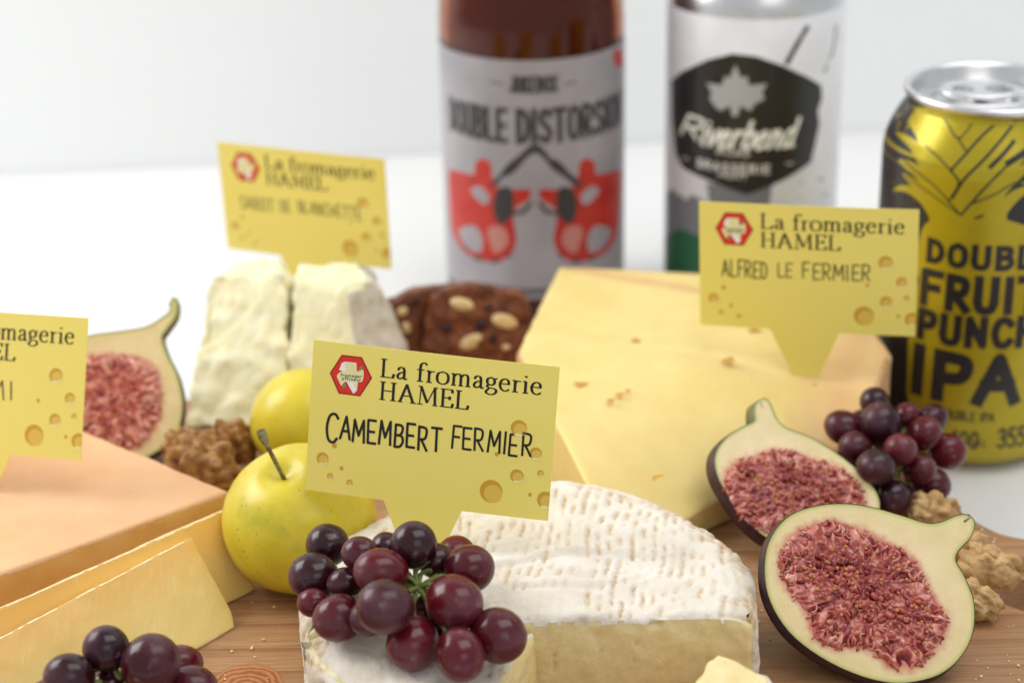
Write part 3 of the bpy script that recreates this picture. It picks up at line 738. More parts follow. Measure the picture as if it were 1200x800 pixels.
camembert('camembert_half', 'large half of white rind camembert with the cut face to the front', half, lambda x, y: y < YC+1.3 and abs(x-CC.x) < CR*math.cos(math.radians(a0))-1.0, 45, 1.0)
SH = Vector((-1.0, -1.8))
wedge = [(3, 382.5)]+arc(196, 256, 30, CR, CC+SH)[::1]
wedge = [(p[0], p[1]) for p in wedge]
def wcut(x, y):
    rr = math.hypot(x-(CC+SH).x, y-(CC+SH).y); return rr < CR-1.2
camembert('camembert_wedge', 'camembert wedge in front with the bunch of grapes lying on it', wedge, wcut, 44, 6.0, hgt=1.1)
p1 = PZ(858, 770, 40); 
sm = [(p1.x-1, p1.y), (p1.x+11, p1.y-17), (p1.x+5, p1.y-34), (p1.x-14, p1.y-26), (p1.x-8, p1.y-6)]
def smallpiece():
    V, F, K = slab([(p.x, p.y) for p in crom(sm, 3, True)], 20.3, 41, 1.2, 2, side=1.2); V = np.array(V); N = vnormals(V, F)
    for i in range(len(V)): V[i] += N[i]*(.8*nz(V[i], 5, 3)+.4*nz(V[i], 1.8, 3)); 
    G = np.array([max(0, nz(v, 2.5, 4))*1.2 for v in V])
    # the rind is the right-hand side
    rm = []
    for f in F:
        c = np.mean(V[list(f)], axis=0); rm.append(c[0] > p1.x+3.2+(p1.y-c[1])*.30+1.0*nz(c, 3, 2))
    t = thing('camembert_piece', (p1.x, p1.y-16, 20), 'small corner of camembert poking up at the bottom edge beside the half', 'cheese', 'pieces of white rind camembert')
    a, b, at = subset([tuple(v) for v in V], F, rm, {'groove': G}); mk('rind', a, b, M['rind_white'], t, attrs=at)
    a, b, _ = subset([tuple(v) for v in V], F, [not r for r in rm]); mk('paste', a, b, M['cam_paste'], t)
smallpiece()

# ============================================================ FIRM YELLOW WEDGE (behind)
M['painted_eye'] = m_noise('cheese_eye_shade', [(.3, srgb(196, 146, 52)), (.7, srgb(216, 170, 78))], 2, .5, .1)  # darker colour stands in for the shade inside the holes
def alfred():
    z = 48; q = lambda x, y: tuple(PZ(x, y, z))[:2]
    out = [q(655, 312), q(740, 314), q(860, 322), q(960, 344), q(1020, 376), q(1046, 412), q(1012, 466), (92, 494), (72, 481), (54, 467), (40, 452), q(706, 562), q(650, 494), q(612, 430), q(605, 412)]
    V, F, K = slab(out, 20.3, z, 2.0, 1.6, side=1.6, nb=4); V = np.array(V); N = vnormals(V, F)
    fe = np.array([(92, 494), (72, 481), (54, 467), (40, 452)], float); X = V[:, :2]; D = np.full(len(V), 1e9)
    for a_, b_ in zip(fe[:-1], fe[1:]):
        ab = b_-a_; tt = np.clip(((X-a_)@ab)/(ab@ab), 0, 1); D = np.minimum(D, np.linalg.norm(X-a_-tt[:, None]*ab, axis=1))
    for i in range(len(V)):
        V[i] += N[i]*(.45*nz(V[i], 22, 2)+.12*nz(V[i], 5, 2))
        k = max(0, min(1, (46-D[i])/46)); k = k**1.6*.70; V[i][2] = 20.3+(V[i][2]-20.3)*(1-k)
    ctr = Vector((sum(p[0] for p in out)/len(out), sum(p[1] for p in out)/len(out)))
    rind = []
    A = Vector(q(706, 562)); B = Vector(q(605, 412))
    for f, k in zip(F, K):
        c = np.mean(V[list(f)], axis=0); px, py = proj(c)
        # front left face stays cut paste; everything round the back and right is rind
        front = k == 's' and c[0] < 84 and c[1] < 500
        rind.append(k != 't' and not front and (c[2] < z-.25 or c[1] < 520))
    t = thing('cheese_wedge', (ctr.x, ctr.y, 20), 'big pale yellow wedge of firm cheese with small holes behind the camembert', 'cheese')
    D2 = np.minimum(dist_poly(V[:, :2], [out[k] for k in (4, 5, 6, 7)]), dist_poly(V[:, :2], [out[k] for k in (0, 1, 2, 3, 4)]))
    rimv = np.clip(1-D2/np.where(V[:, 0] > 80, 20, 5), 0, 1)
    a, b, at = subset([tuple(v) for v in V], F, [not r for r in rind], {'rim': rimv}); mk('paste', a, b, M['alf_paste'], t, attrs=at)
    a, b, _ = subset([tuple(v) for v in V], F, rind); mk('rind', a, b, M['alf_rind'], t)
    # small irregular eyes, laid on the surface, with pit shade put into their colour
    rnd = random.Random(2)
    for (x, y, r, st, an) in [(745, 399, 1.1, 1.2, 0), (854, 422, 1.2, 1.7, .5), (680, 450, 1.1, 1.8, .3), (716, 469, .9, 1.4, 0), (727, 462, .9, 1.5, -.5), (736, 457, .6, 1.6, .2), (884, 387, 1.3, 1.5, .4), (955, 451, .7, 1.2, 0), (770, 551, .7, 3.2, .9), (690, 440, .0, 1, 0)]:
        if r == 0: continue
        p = PZ(x, y, z+.25); n = 14; V2 = []; 
        for ring, (rr, zz) in enumerate([(1.0, .12), (.75, .05), (.4, .0)]):
            for k in range(n):
                a = 2*math.pi*k/n; w_ = 1+.25*math.sin(3*a+x)+.1*rnd.uniform(-1, 1)
                dx = r*rr*w_*st*math.cos(a); dy = r*rr*w_*1.5*math.sin(a)
                V2.append((p.x+dx*math.cos(an)-dy*math.sin(an), p.y+dx*math.sin(an)+dy*math.cos(an), z+.25*nz((p.x, p.y, z), 22, 2)+.25+zz-(2.2 if (x, y) == (770, 551) else 0)))
        F2 = [(rg*n+k, rg*n+(k+1) % n, (rg+1)*n+(k+1) % n, (rg+1)*n+k) for rg in range(2) for k in range(n)]; F2.append(tuple(2*n+k for k in range(n)))
        mk('painted_eye', V2, F2, M['painted_eye'], t)
alfred()

# ============================================================ ORANGE RIND BLOCK AND SLICES (left)
def block():
    z = 38; q = lambda x, y: Vector(tuple(PZ(x, y, z))[:2])
    A = q(268, 575); B = q(100, 505); D = q(0, 672)
    B2 = A+(B-A)*1.9; D2 = A+(D-A)*1.55
    out = [tuple(A), tuple(B2), tuple(D2+(B2-A)), tuple(D2)]
    V, F, K = slab(out, 20.3, z, 1.8, 1.1, side=1.5, nb=3); V = np.array(V); N = vnormals(V, F)
    for i in range(len(V)): V[i] += N[i]*(.5*nz(V[i], 16, 5)+.18*nz(V[i], 4, 5)*(1 if N[i][2] < .9 else .3))
    rd = []
    for f, k in zip(F, K):
        c = np.mean(V[list(f)], axis=0); rd.append(k == 't' or c[2] > z-.9+.4*nz(c, 3, 1))
    t = thing('cheese_block', (out[0][0]-30, out[0][1]-5, 20), 'block of semi soft cheese with smooth peach orange rind on top', 'cheese')
    V = [tuple(v) for v in V]
    a, b, _ = subset(V, F, rd); mk('rind', a, b, M['orange_rind'], t)
    a, b, _ = subset(V, F, [not r for r in rd]); mk('paste', a, b, M['raw_side'], t)
block()
def slice_(TR, TL, BR, BL, th, label, seed, chamfer=0):
    """leaning slice: right top, left top, right bottom, left bottom on its visible face"""
    ex = (TL-TR).normalized(); nrm = (TL-TR).cross(BR-TR).normalized()
    if nrm.dot(EYE-TR) < 0: nrm = -nrm
    ey = nrm.cross(ex); 
    if ey.dot(BR-TR) < 0: ey = -ey
    pts = [TR, TL, BL, BR]
    loc = [((p-TR).dot(ex), (p-TR).dot(ey)) for p in pts]
    if chamfer: 
        x, y = loc[3]; x0, y0 = loc[0]; loc = loc[:3]+[(x+1.0, y), (x+(x0-x)*chamfer/30-.4, y-chamfer)]
    V, F, K = slab(loc, 0, th, 1.5, .45, side=1.0, nb=2)
    flip = ex.cross(ey).dot(nrm) < 0
    W = []
    for v in V: W.append(np.array(TR+ex*v[0]+ey*v[1]+nrm*(v[2]-th)))
    if flip: F = [tuple(reversed(f)) for f in F]
    W = np.array(W); N = vnormals(W, F)
    for i in range(len(W)): W[i] += N[i]*(.35*nz(W[i], 14, seed)+.12*nz(W[i], 2.5, seed))
    t = thing('cheese_slice', BR, label, 'cheese', 'slices cut from the orange rind cheese')
    ys = [v[1] for v in V]; y1 = max(ys); rd = []
    for f, k in zip(F, K):
        c = np.mean([V[i] for i in f], axis=0); top = c[1] < .35+.3*nz(c, 2, seed) or c[1] > y1-.5+.3*nz(c, 2, seed); rd.append(top and k != 'b')
    W = [tuple(v) for v in W]
    warm = np.array([max(0, 1-v[1]/(y1*.55)) for v in V])*.9
    a, b, at = subset(W, F, [not r for r in rd], {'warm': warm}); mk('paste', a, b, M['slice'], t, attrs=at)
    a, b, _ = subset(W, F, rd); mk('rind', a, b, M['crust'], t)
def ext(a, b, k): return a+(b-a)*k
tr = PZ(262, 597, 41); tl = PZ(0, 712, 41); br = PZ(302, 690, 20.6); 
tl = ext(tr, tl, 1.3); slice_(tr, tl, br, br+(tl-tr), 3.2, 'rear thin cheese slice leaning against the orange rind block', 3)
tr = PZ(225, 628, 39.5); tl = PZ(0, 746, 39.5); br = PZ(279, 732, 20.6); bl0 = PZ(226, 772, 20.6)
tl = ext(tr, tl, 1.35); bl = br+(bl0-br).normalized()*(tl-tr).length
bl = br+(tl-tr)
slice_(tr, tl, br, bl, 3.2, 'front thin cheese slice leaning on the other slice behind the grapes', 9, chamfer=4)

# ============================================================ GOAT CHEESE
def goat(label, out, z1, warp, seed, rindfn):
    cx = sum(p[0] for p in out)/len(out); cy = sum(p[1] for p in out)/len(out)
    V, F, K = slab(out, 20.3, z1, 1.3, 5.0, side=1.3, nb=5, bevbot=2); V = np.array(V)
    for i in range(len(V)): V[i] = warp(*V[i])
    N = vnormals(V, F); 
    for i in range(len(V)):
        r = nz(V[i], 7, seed); V[i] += N[i]*(1.9*nz(V[i], 16, seed)+1.3*r+1.5*abs(nz(V[i], 3.6, seed))+.3*nz(V[i], 1.4, seed))
    t = thing('goat_cheese', (cx, cy, 20), label, 'cheese', 'two halves of crumbly white goat cheese')
    rd = [rindfn(np.mean(V[list(f)], axis=0), np.mean(N[list(f)], axis=0)) for f in F]
    V = [tuple(v) for v in V]
    a, b, _ = subset(V, F, [not r for r in rd]); mk('paste', a, b, M['goat'], t)
    if any(rd): a, b, _ = subset(V, F, rd); mk('rind', a, b, M['goat_rind'], t)
def gw(xl, xr, y0, y1, z1, dl, dr_, df):
    def f(x, y, z):
        k = (z-20)/(z1-20); u = (x-xl)/(xr-xl); v = (y-y0)/(y1-y0)
        return np.array([x+dl*k*(1-u)+dr_*k*u, y+df*k*(1-v), z])
    return f
def goats():
    zt = 60
    a = PZ(216, 505, 20); b = PZ(334, 505, 20); c = PZ(246, 326, zt); d = PZ(340, 322, zt)
    yb = a.y+42
    goat('left half of the crumbly white goat cheese with its cut face forward', [(a.x, a.y), (b.x, a.y-1), (b.x-2, yb+12), (a.x+8, yb+6)], zt, gw(a.x, b.x, a.y, yb, zt, c.x-a.x, d.x-b.x-1, c.y-a.y), 3, lambda c_, n: n[1] > .45)
    a2 = PZ(337, 505, 20); b2 = PZ(478, 490, 20); d2 = PZ(424, 330, zt)
    goat('right half of the goat cheese with grey rind on its far side', [(a2.x, a2.y+2), (b2.x-12, a2.y+4), (b2.x+4, a2.y+22), (b2.x-2, yb+14), (a2.x, yb+16)], zt-2, gw(a2.x, b2.x, a2.y, yb, zt, d.x+1.5-a2.x, d2.x-b2.x, c.y-a.y), 11, lambda c_, n: n[0] > .42 or n[1] > .5)
goats()

def crumbs():
    rnd = random.Random(21); sp, sf = sphere(6, 4); parts = []
    for k in range(70):
        px, py = rnd.choice([(rnd.uniform(235, 330), rnd.uniform(705, 798)), (rnd.uniform(862, 905), rnd.uniform(690, 770)), (rnd.uniform(1090, 1195), rnd.uniform(730, 798)), (rnd.uniform(1130, 1170), rnd.uniform(620, 640))])
        p = PZ(px, py, 20); r = rnd.uniform(.15, .55)
        parts.append(([(p.x+v[0]*r*rnd.uniform(.6, 1.2), p.y+v[1]*r*rnd.uniform(.6, 1.2), 20.05+r*.5+v[2]*r*.6) for v in sp], sf))
    V, F = join(parts)
    tag(mk('crumbs', V, F, M['crust'], origin=(0, 400, 20), smooth=False), 'tiny pale cheese and nut crumbs scattered on the wooden board', 'crumbs', kind='stuff')
crumbs()

# ============================================================ CRISPS
def crisp(p, yaw, wd, ht, th, lean, label, seed, nuts):
    ex = Vector((math.cos(yaw), math.sin(yaw), 0)); ez = Vector((0, 0, 1))
    ny = Vector((math.sin(yaw), -math.cos(yaw), 0)); up = (ez*math.cos(lean)-ny*math.sin(lean)).normalized(); nn = ex.cross(up)
    rnd = random.Random(seed)
    o = [(-wd/2, 0), (wd/2, 0), (wd/2+1, ht*.6), (wd/2-1, ht*.93), (wd*.2, ht), (-wd*.1, ht*1.05), (-wd*.3, ht*.99), (-wd*.42, ht*.9), (-wd/2, ht*.8)]
    o = [(q.x, q.y) for q in crom(o, 3, True)]
    V, F, K = slab(o, 0, th, 1.2, 1, side=1.2)
    W = np.array([np.array(p+ex*v[0]+up*v[1]+nn*v[2]) for v in V])
    N = vnormals(W, F)
    for i in range(len(W)): W[i] += N[i]*(.9*nz(W[i], 6, seed)+.6*nz(W[i], 2, seed))
    t = thing('fruit_crisp', p, label, 'cracker', 'brown fruit and nut crisps')
    mk('crisp_body', W, F, M['crisp'], t)
    for (x, y, rx, ry, an, mt) in nuts:
        V2 = []; s, f2 = sphere(16, 8)
        for v in s:
            dx = v[0]*rx; dy = v[1]*ry; q = p+ex*(x+dx*math.cos(an)-dy*math.sin(an))+up*(y+dx*math.sin(an)+dy*math.cos(an))+nn*(th+.15+v[2]*.8)
            V2.append(tuple(q+nn*.2*nz(tuple(q), 2, 1)))
        mk('nut_slice' if mt == 'almond' else 'raisin', V2, f2, M[mt], t)
pc = PZ(560, 428, 20)
crisp(Vector((pc.x+.5, pc.y, 20.2)), -.12, 33, 28, 6, .18, 'brown fruit and nut crisp between the goat cheese and the yellow wedge', 4,
      [(-5, 22.5, 4.2, 2.2, -.2, 'almond'), (9.5, 17, 4.6, 2.6, -.25, 'almond'), (-2, 9.5, 4.4, 2.4, .5, 'almond'), (1.5, 15.5, 2.4, 2, .4, 'raisin'), (10, 8, 1.6, 1.2, 0, 'almond'), (4, 21.8, 1.6, 1.0, .2, 'raisin'), (-10, 14, 1.8, 1.5, 0, 'raisin'), (5.5, 11, 1.8, 1.4, 1, 'raisin')])
pc2 = PZ(510, 432, 20)
crisp(Vector((pc2.x-1, pc2.y+13, 20.2)), .25, 30, 24, 6, .12, 'second fruit crisp half hidden behind the first one', 8,
      [(-11, 18, 2.0, 1.6, .3, 'almond'), (-10, 12, 1.5, 2.2, .2, 'almond'), (-6, 21, 1.6, 1.3, 0, 'raisin')])

# ============================================================ FIGS
def fig(outline, pulp, P0, nrm, depthk, label, seed, nstr, nseed, stemtip, blur=False, bulge=1.0, shift=(0, 0)):
    nrm = Vector(nrm).normalized(); ex, ey, _ = basis(nrm)
    def hit(px, py):
        d = ray(px, py); t = (P0-EYE).dot(nrm)/d.dot(nrm); q = EYE+d*t-P0; return Vector((q.dot(ex), q.dot(ey)))
    O = crom([hit(*p) for p in outline], 4, True); PU = crom([hit(*p) for p in pulp], 4, True)
    O = ccw([(p.x, p.y) for p in O]); PU = ccw([(p.x, p.y) for p in PU])
    W3 = lambda x, y, h: tuple(P0+ex*x+ey*y+nrm*h)
    O2 = [Vector(p) for p in resample([Vector(p) for p in O], 1.0)]
    v, f = fill([O2], 1.1); X = np.array([tuple(p) for p in v]); D = dist_poly(X, O2)
    inP = np.array([inpoly(x, y, PU) for x, y in X]); DP = dist_poly(X, PU); sd = np.where(inP, DP, -DP)
    # the cut: nearly flat flesh with a soft dip where the pulp is
    lift = np.clip(sd/2.5, 0, 1)*(-.5)+.12*np.array([nz((x, y, 0), 4, seed) for x, y in X])
    pink = np.clip((sd+1.7+1.3*np.array([nz((x, y, 0), 1.5, seed+2) for x, y in X]))/2.4, 0, 1)
    V = [W3(x, y, l-.0) for (x, y), l in zip(X, lift)]
    t = thing('fig_half', P0-nrm*15, label, 'fig', 'halved fresh figs')
    mk('flesh', V, f, M['flesh'], t, attrs={'edge': np.clip(D/7, 0, 1), 'pink': pink*.9})
    # skin: dome behind the cut
    R = D.max(); Q = [Vector(p) for p in O2]; n = len(Q)
    nor = []
    for i in range(n):
        tt = (Q[(i+1) % n]-Q[i-1]).normalized(); nor.append(Vector((-tt.y, tt.x)))
    rings = []; VV = []; FF = []; nk = []
    dep = lambda d: math.sqrt(max(0, R*R-(R-d)**2))
    tipv = hit(*stemtip)
    sh = Vector(shift)
    for h, ins in ((.10, -.10), (-.1, -.30*bulge), (-1.2, -.8*bulge), (-3.2, -1.3*bulge)):
        for i in range(n): q = Q[i]+nor[i]*ins+sh*(-h/3.2); VV.append(W3(q.x, q.y, h)); nk.append(np.clip(1-(q-tipv).length/13, 0, 1))
    for r in range(3):
        for i in range(n): j = (i+1) % n; FF.append((r*n+i, (r+1)*n+i, (r+1)*n+j, r*n+j))
    # inner part of the dome
    b0 = 3*n; pts = list(Q); grid = [Vector(p) for p, d in zip(X, D) if d > .6]
    pts2 = pts+grid
    vv, ee, ff, ov, _, _ = delaunay_2d_cdt(pts2, [], [list(range(n))], 1, 1e-7)
    idx = {}
    for k, o in enumerate(ov):
        hitk = [q for q in o if q < n]
        if hitk: idx[k] = b0+hitk[0]
        else:
            d = float(dist_poly(np.array([tuple(vv[k])]), O2)[0]); idx[k] = len(VV)
            dd = dep(d)*depthk*(.35+.65*min(1, d/(R*.45))); VV.append(W3(vv[k].x+sh.x, vv[k].y+sh.y, -3.2-dd+.15*nz((vv[k].x, vv[k].y, 0), 3, seed))); nk.append(np.clip(1-(vv[k]-tipv).length/13, 0, 1))
    for tri in ff:
        tri = tuple(idx[i] for i in tri)
        if len(set(tri)) == 3: FF.append(tuple(reversed(tri)))
    mk('skin', VV, FF, M['fskin'], t, attrs={'neck': np.array(nk)})
    # pulp bed
    pv, pf = fill([resample([Vector(p) for p in PU], .45)], .55 if blur else .34); PX = np.array([tuple(p) for p in pv]); PD = dist_poly(PX, PU)
    cen0 = PX.mean(0); PV = []; PT = []
    for (x, y), d in zip(PX, PD):
        wx = x+.9*nz((x, y, 0), 2.2, seed); wy = y+.9*nz((x, y, 0), 2.2, seed+5)
        dx = wx-cen0[0]; dy = wy-cen0[1]; r = math.hypot(dx, dy)+1e-6
        f1 = 1-2.3*abs(noise.noise(Vector((dx/r*8, dy/r*8, r/4.2+seed))))
        f2 = 1-2.3*abs(noise.noise(Vector((wx/1.5, wy/1.5, seed))))
        f3 = 1-2.2*abs(noise.noise(Vector((wx/.75, wy/.75, seed+3))))
        k = max(0, min(1, (d-2.5)/6.5)); h = f1*(1-k)+(.55*f2+.45*f3)*k
        PV.append(W3(x, y, -.55+.85*min(1, d/1.3)+.85*h-.30*k))
        PT.append(max(0, min(1, (.24+.44*h)+.16*(1-k)+.35*nz((x, y, 0), 2.6, 7)+.2*nz((x, y, 0), .8, 3)+(.14 if blur else 0))))
    mk('pulp', PV, pf, M['strand'], t, attrs={'tone': np.array(PT)})
    # strands
    rnd = random.Random(seed); lo = PX.min(0); hi = PX.max(0); cen = PX.mean(0)
    SV = []; SF = []; TN = []; cnt = 0
    while cnt < nstr:
        x, y = rnd.uniform(lo[0]-.6, hi[0]+.6), rnd.uniform(lo[1]-.6, hi[1]+.6)
        ins = inpoly(x, y, PU); dd = float(dist_poly(np.array([(x, y)]), PU)[0])
        if not ins and dd > .7: continue
        if ins and dd > 3.2 and rnd.random() < .55: continue
        cnt += 1
        dv = Vector((x-cen[0], y-cen[1])); a = math.atan2(dv.y, dv.x)+math.pi
        edge = ins and dd < 3 or not ins
        a += rnd.gauss(0, .22 if edge else .5)+(0 if edge else 1.3*nz((x, y, 0), 4, seed))
        L = rnd.uniform(1.6, 3.4) if edge else rnd.uniform(1.2, 2.6); w_ = rnd.uniform(.14, .40) if edge else rnd.uniform(.24, .70)
        if not ins: L *= .7
        cur = rnd.uniform(-1.3, 1.3); P = []; rr = []
        base = rnd.uniform(.0, .35) if ins else -.15; rise = rnd.uniform(-.1, .35)
        for k in range(6):
            s = k/5; aa = a+cur*s*1.6
            px_ = x+math.cos(aa)*L*(s-.3); py_ = y+math.sin(aa)*L*(s-.3)
            P.append(W3(px_, py_, base+rise*s+.30*math.sin(math.pi*s)+rnd.uniform(0, .25)*s+(.2 if ins and dd > 2 else 0))); rr.append(w_*(.25+.95*math.sin(math.pi*(.12+.80*s))**.8))
        tv, tf = tube(P, rr, 5); b = len(SV); SV += tv; SF += [tuple(i+b for i in q) for q in tf]
        tone = rnd.uniform(0, .85)**1.3 if not edge else rnd.uniform(.3, 1.0)
        if blur: tone = min(1, tone+.35)
        tone = tone*.6+.25; k0 = rnd.uniform(-.25, .25); TN += [min(1, max(0, tone+k0*(q/len(tv)-.5)*2)) for q in range(len(tv))]
    tag(mk('pulp_strands', SV, SF, M['strand'], t, attrs={'tone': np.array(TN)}), kind='stuff')
    s, sf = sphere(10, 7); V2 = []; F2 = []; cnt = 0
    while cnt < nseed:
        x, y = rnd.uniform(lo[0], hi[0]), rnd.uniform(lo[1], hi[1])
        if not inpoly(x, y, PU) or float(dist_poly(np.array([(x, y)]), PU)[0]) < 2.0: continue
        cnt += 1; r = rnd.uniform(.38, .62); b = len(V2); h = rnd.uniform(.45, .8)
        V2 += [W3(x+p[0]*r, y+p[1]*r, h+p[2]*r*.9) for p in s]; F2 += [tuple(i+b for i in q) for q in sf]
    tag(mk('seeds', V2, F2, M['seed'], t), kind='stuff')
    # stub of the stem
    c2 = Vector((cen[0], cen[1])); dr = (tipv-c2).normalized()
    a = tipv-dr*1.8; P = [W3(a.x, a.y, -1.6), W3(tipv.x+dr.x*.2, tipv.y+dr.y*.2, -1.5), W3(tipv.x+dr.x*.9, tipv.y+dr.y*.9, -1.2)]
    mk('stem', *tube(P, [1.7, 1.6, 1.2] if not blur else [1.0, .9, 1.3], 9), M['stem'], t)
    return t
front_o = [(1133, 603), (1142, 611), (1138, 628), (1123, 645), (1120, 657), (1130, 675), (1141, 705), (1140, 740), (1125, 770), (1100, 790), (1065, 799), (1035, 798), (1000, 788), (960, 768), (925, 740), (903, 705), (896, 670), (901, 635), (920, 608), (950, 594), (990, 590), (1025, 595), (1060, 605), (1088, 613), (1104, 611), (1120, 604)]
front_p = [(915, 651), (932, 625), (973, 611), (1005, 620), (1034, 633), (1070, 656), (1088, 692), (1110, 728), (1092, 764), (1070, 782), (1043, 780), (1016, 759), (980, 759), (955, 746), (944, 714), (921, 687)]
fig(front_o, front_p, PZ(1020, 692, 40), (.02, -.72, .69), .85, 'front fig half leaning forward with its stem pointing right', 3, 230, 120, (1137, 607), bulge=.45, shift=(-.7, -.3))
back_o = [(884, 484), (886, 472), (897, 467), (904, 476), (910, 490), (921, 501), (953, 514), (989, 537), (1016, 561), (1030, 584), (1028, 604), (1010, 622), (980, 632), (945, 636), (905, 632), (880, 614), (857, 586), (840, 555), (839, 530), (853, 511), (873, 499), (884, 493)]
back_p = [(849, 566), (858, 546), (890, 534), (912, 528), (948, 537), (989, 552), (1011, 577), (1008, 600), (975, 618), (912, 620), (885, 618), (862, 597)]
fig(back_o, back_p, PZ(930, 575, 36), (.16, -.60, .78), .52, 'rear fig half lying face up between the yellow wedge and the front fig', 5, 230, 120, (892, 471), bulge=.6, shift=(-1.0, -.5))
left_o = [(200, 352), (207, 352), (206, 370), (194, 388), (190, 396), (196, 415), (208, 440), (214, 470), (210, 500), (196, 520), (175, 534), (150, 545), (115, 540), (85, 520), (70, 480), (70, 440), (85, 405), (105, 393), (140, 388), (170, 383), (187, 374), (199, 364)]
left_p = [(92, 425), (120, 417), (150, 418), (180, 430), (188, 460), (186, 490), (172, 513), (155, 525), (120, 524), (90, 495), (83, 455)]
fig(left_o, left_p, PY(150, 455, 522), (.05, -.8, .6), .9, 'blurry fig half standing upright behind the orange rind cheese', 8, 120, 24, (203, 352), True, bulge=.05, shift=(.7, -.4))

# ============================================================ APPLES
def apple(c, r, axis, label, stem, seed):
    ex, ey, ez = basis(axis); s, f = sphere(48, 36); V = []
    for v in s:
        th = math.acos(max(-1, min(1, v[2]))); a = math.atan2(v[1], v[0])
        rr = r*(1-.20*math.exp(-(th/.22)**2)-.12*math.exp(-((math.pi-th)/.18)**2)+.015*math.cos(5*a)*math.sin(th/2)**2*(th > 1.6)+.02*nz(v, .7, seed))
        p = Vector(v)*rr; p.z *= .96
        V.append(tuple(c+ex*p.x+ey*p.y+ez*p.z))
    t = thing('yellow_apple', c-Vector((0, 0, r)), label, 'apple', 'small yellow apples')
    mk('apple_body', V, f, M['apple'], t)
    if stem:
        P = [c+ez*r*.72]+[Vector(p) for p in stem]; n = len(P)
        C_ = crom(P, 5); k = len(C_)
        mk('stem', *tube(C_, [(.62 if i < k-6 else .62+.75*math.sin((i-(k-6))/5*2.6)) for i in range(k)], 9), M['apple_stem'], t)
    # dried calyx
    b = c-ez*r*.84; parts = []
    for k in range(6):
        a = k*math.pi/3; d = (ex*math.cos(a)+ey*math.sin(a)); parts.append(tube([b, b-ez*1.6+d*1.0, b-ez*3.0+d*(.6+.8*(k % 2)), b-ez*3.6+d*.3], [.5, .55, .4, .1], 5))
    mk('calyx', *join(parts), M['apple_stem'], t)
ac = PY(351, 608, 446); ar = 90*depth(ac)/FPX
sd0 = PY(322, 543, 446-ar*.55); 
apple(ac, ar, (-.16, -.30, .94), 'yellow apple with its woody stem beside the camembert sign', [PY(323, 541, ac.y-ar*.30), PY(313, 522, ac.y-ar*.26), PY(305, 503, ac.y-ar*.2)], 2)
bc = PY(360, 496, 512); br_ = 67*depth(bc)/FPX
apple(bc, br_, (.1, .75, .66), 'yellow apple behind the other one, partly hidden by the camembert sign', None, 6)

# ============================================================ GRAPES
GV, GF = sphere(28, 18)
gme = bpy.data.meshes.new('grape'); gme.from_pydata([(x*MM*(1+.012*nz((x, y, z), .6)), y*MM*(1+.012*nz((x, y, z), .6, 3)), z*MM*1.0) for x, y, z in GV], [], GF)
gme.polygons.foreach_set('use_smooth', [True]*len(gme.polygons)); gme.materials.append(M['grape'])
def bunch(name, label, grapes, hub, seed):
    """grapes: (px,py,rpx,z) ; hub world point"""
    rnd = random.Random(seed); pts = []
    for g in grapes:
        p = PZ(g[0], g[1], g[3]); r = g[2]*1.06*depth(p)/FPX; pts.append([p, r])
    # relax overlaps slightly along the view ray so skins only touch
    for it in range(60):
        for i in range(len(pts)):
            for j in range(i):
                d = pts[i][0]-pts[j][0]; L = d.length; need = (pts[i][1]+pts[j][1])*.96
                if L < need:
                    fwd = (pts[i][0]-EYE).normalized(); s = 1 if d.dot(fwd) > 0 else -1
                    mv = (need-L)*.35; pts[i][0] += fwd*mv*s+d.normalized()*mv*.15; pts[j][0] -= fwd*mv*s+d.normalized()*mv*.15
    for q in pts: q[0].z = max(q[0].z, 20+q[1])
    t = thing(name, hub, label, 'grapes', 'bunches of dark red grapes')
    tubes = []
    for p, r in pts:
        o = bpy.data.objects.new('grape', gme); COL.objects.link(o); o.parent = t
        o.location = (p-hub)*MM; d = (hub-p).normalized()
        q = d.to_track_quat('Z', 'Y'); o.rotation_euler = (q @ Vector((0, 0, 1)).rotation_difference(Vector((rnd.uniform(-.3, .3), rnd.uniform(-.3, .3), 1)))).to_euler()
        k = rnd.uniform(.97, 1.03); o.scale = (r*k, r*rnd.uniform(.95, 1.0), r*rnd.uniform(1.0, 1.18))
        a = p+d*r*.9; mid = (a+hub)/2+Vector((rnd.uniform(-1, 1), rnd.uniform(-1, 1), rnd.uniform(0, 1.5)))
        tubes.append(tube(crom([hub, mid, a, p+d*r*.75], 3), .62, 6)); tubes.append(tube([p+d*r*1.12, p+d*r*.9], [.7, 1.1], 6))
    mk('stalk', *join(tubes), M['stem'], t)
front_g = [(383, 641, 25, 58), (370, 675, 28, 54), (423, 649, 20, 60), (395, 720, 27, 50), (448, 668, 27, 59), (486, 641, 26, 62), (452, 642, 18, 60), (453, 713, 32, 58), (430, 722, 22, 51),
           (533, 706, 32, 58), (549, 666, 27, 57), (533, 650, 22, 56), (511, 655, 20, 58), (484, 750, 30, 50), (540, 766, 28, 51), (582, 744, 32, 52), (371, 705, 17, 52), (404, 682, 18, 54), (507, 716, 20, 50), (510, 745, 18, 48)]
bunch('grape_bunch', 'bunch of grapes lying on the front camembert wedge', front_g, PZ(490, 688, 56), 4)
right_g = [(1025, 471, 17, 44), (989, 501, 20, 40), (1032, 497, 23, 42), (1063, 487, 14, 42), (1092, 491, 17, 40), (1083, 508, 19, 38), (1002, 524, 19, 38), (1057, 529, 19, 38), (1027, 547, 22, 38), (1110, 528, 21, 34), (1077, 549, 18, 34), (1091, 566, 20, 29), (1047, 582, 20, 29), (1016, 572, 17, 29), (1070, 585, 15, 27), (1010, 495, 15, 36), (1045, 512, 16, 32), (1000, 546, 16, 30)]
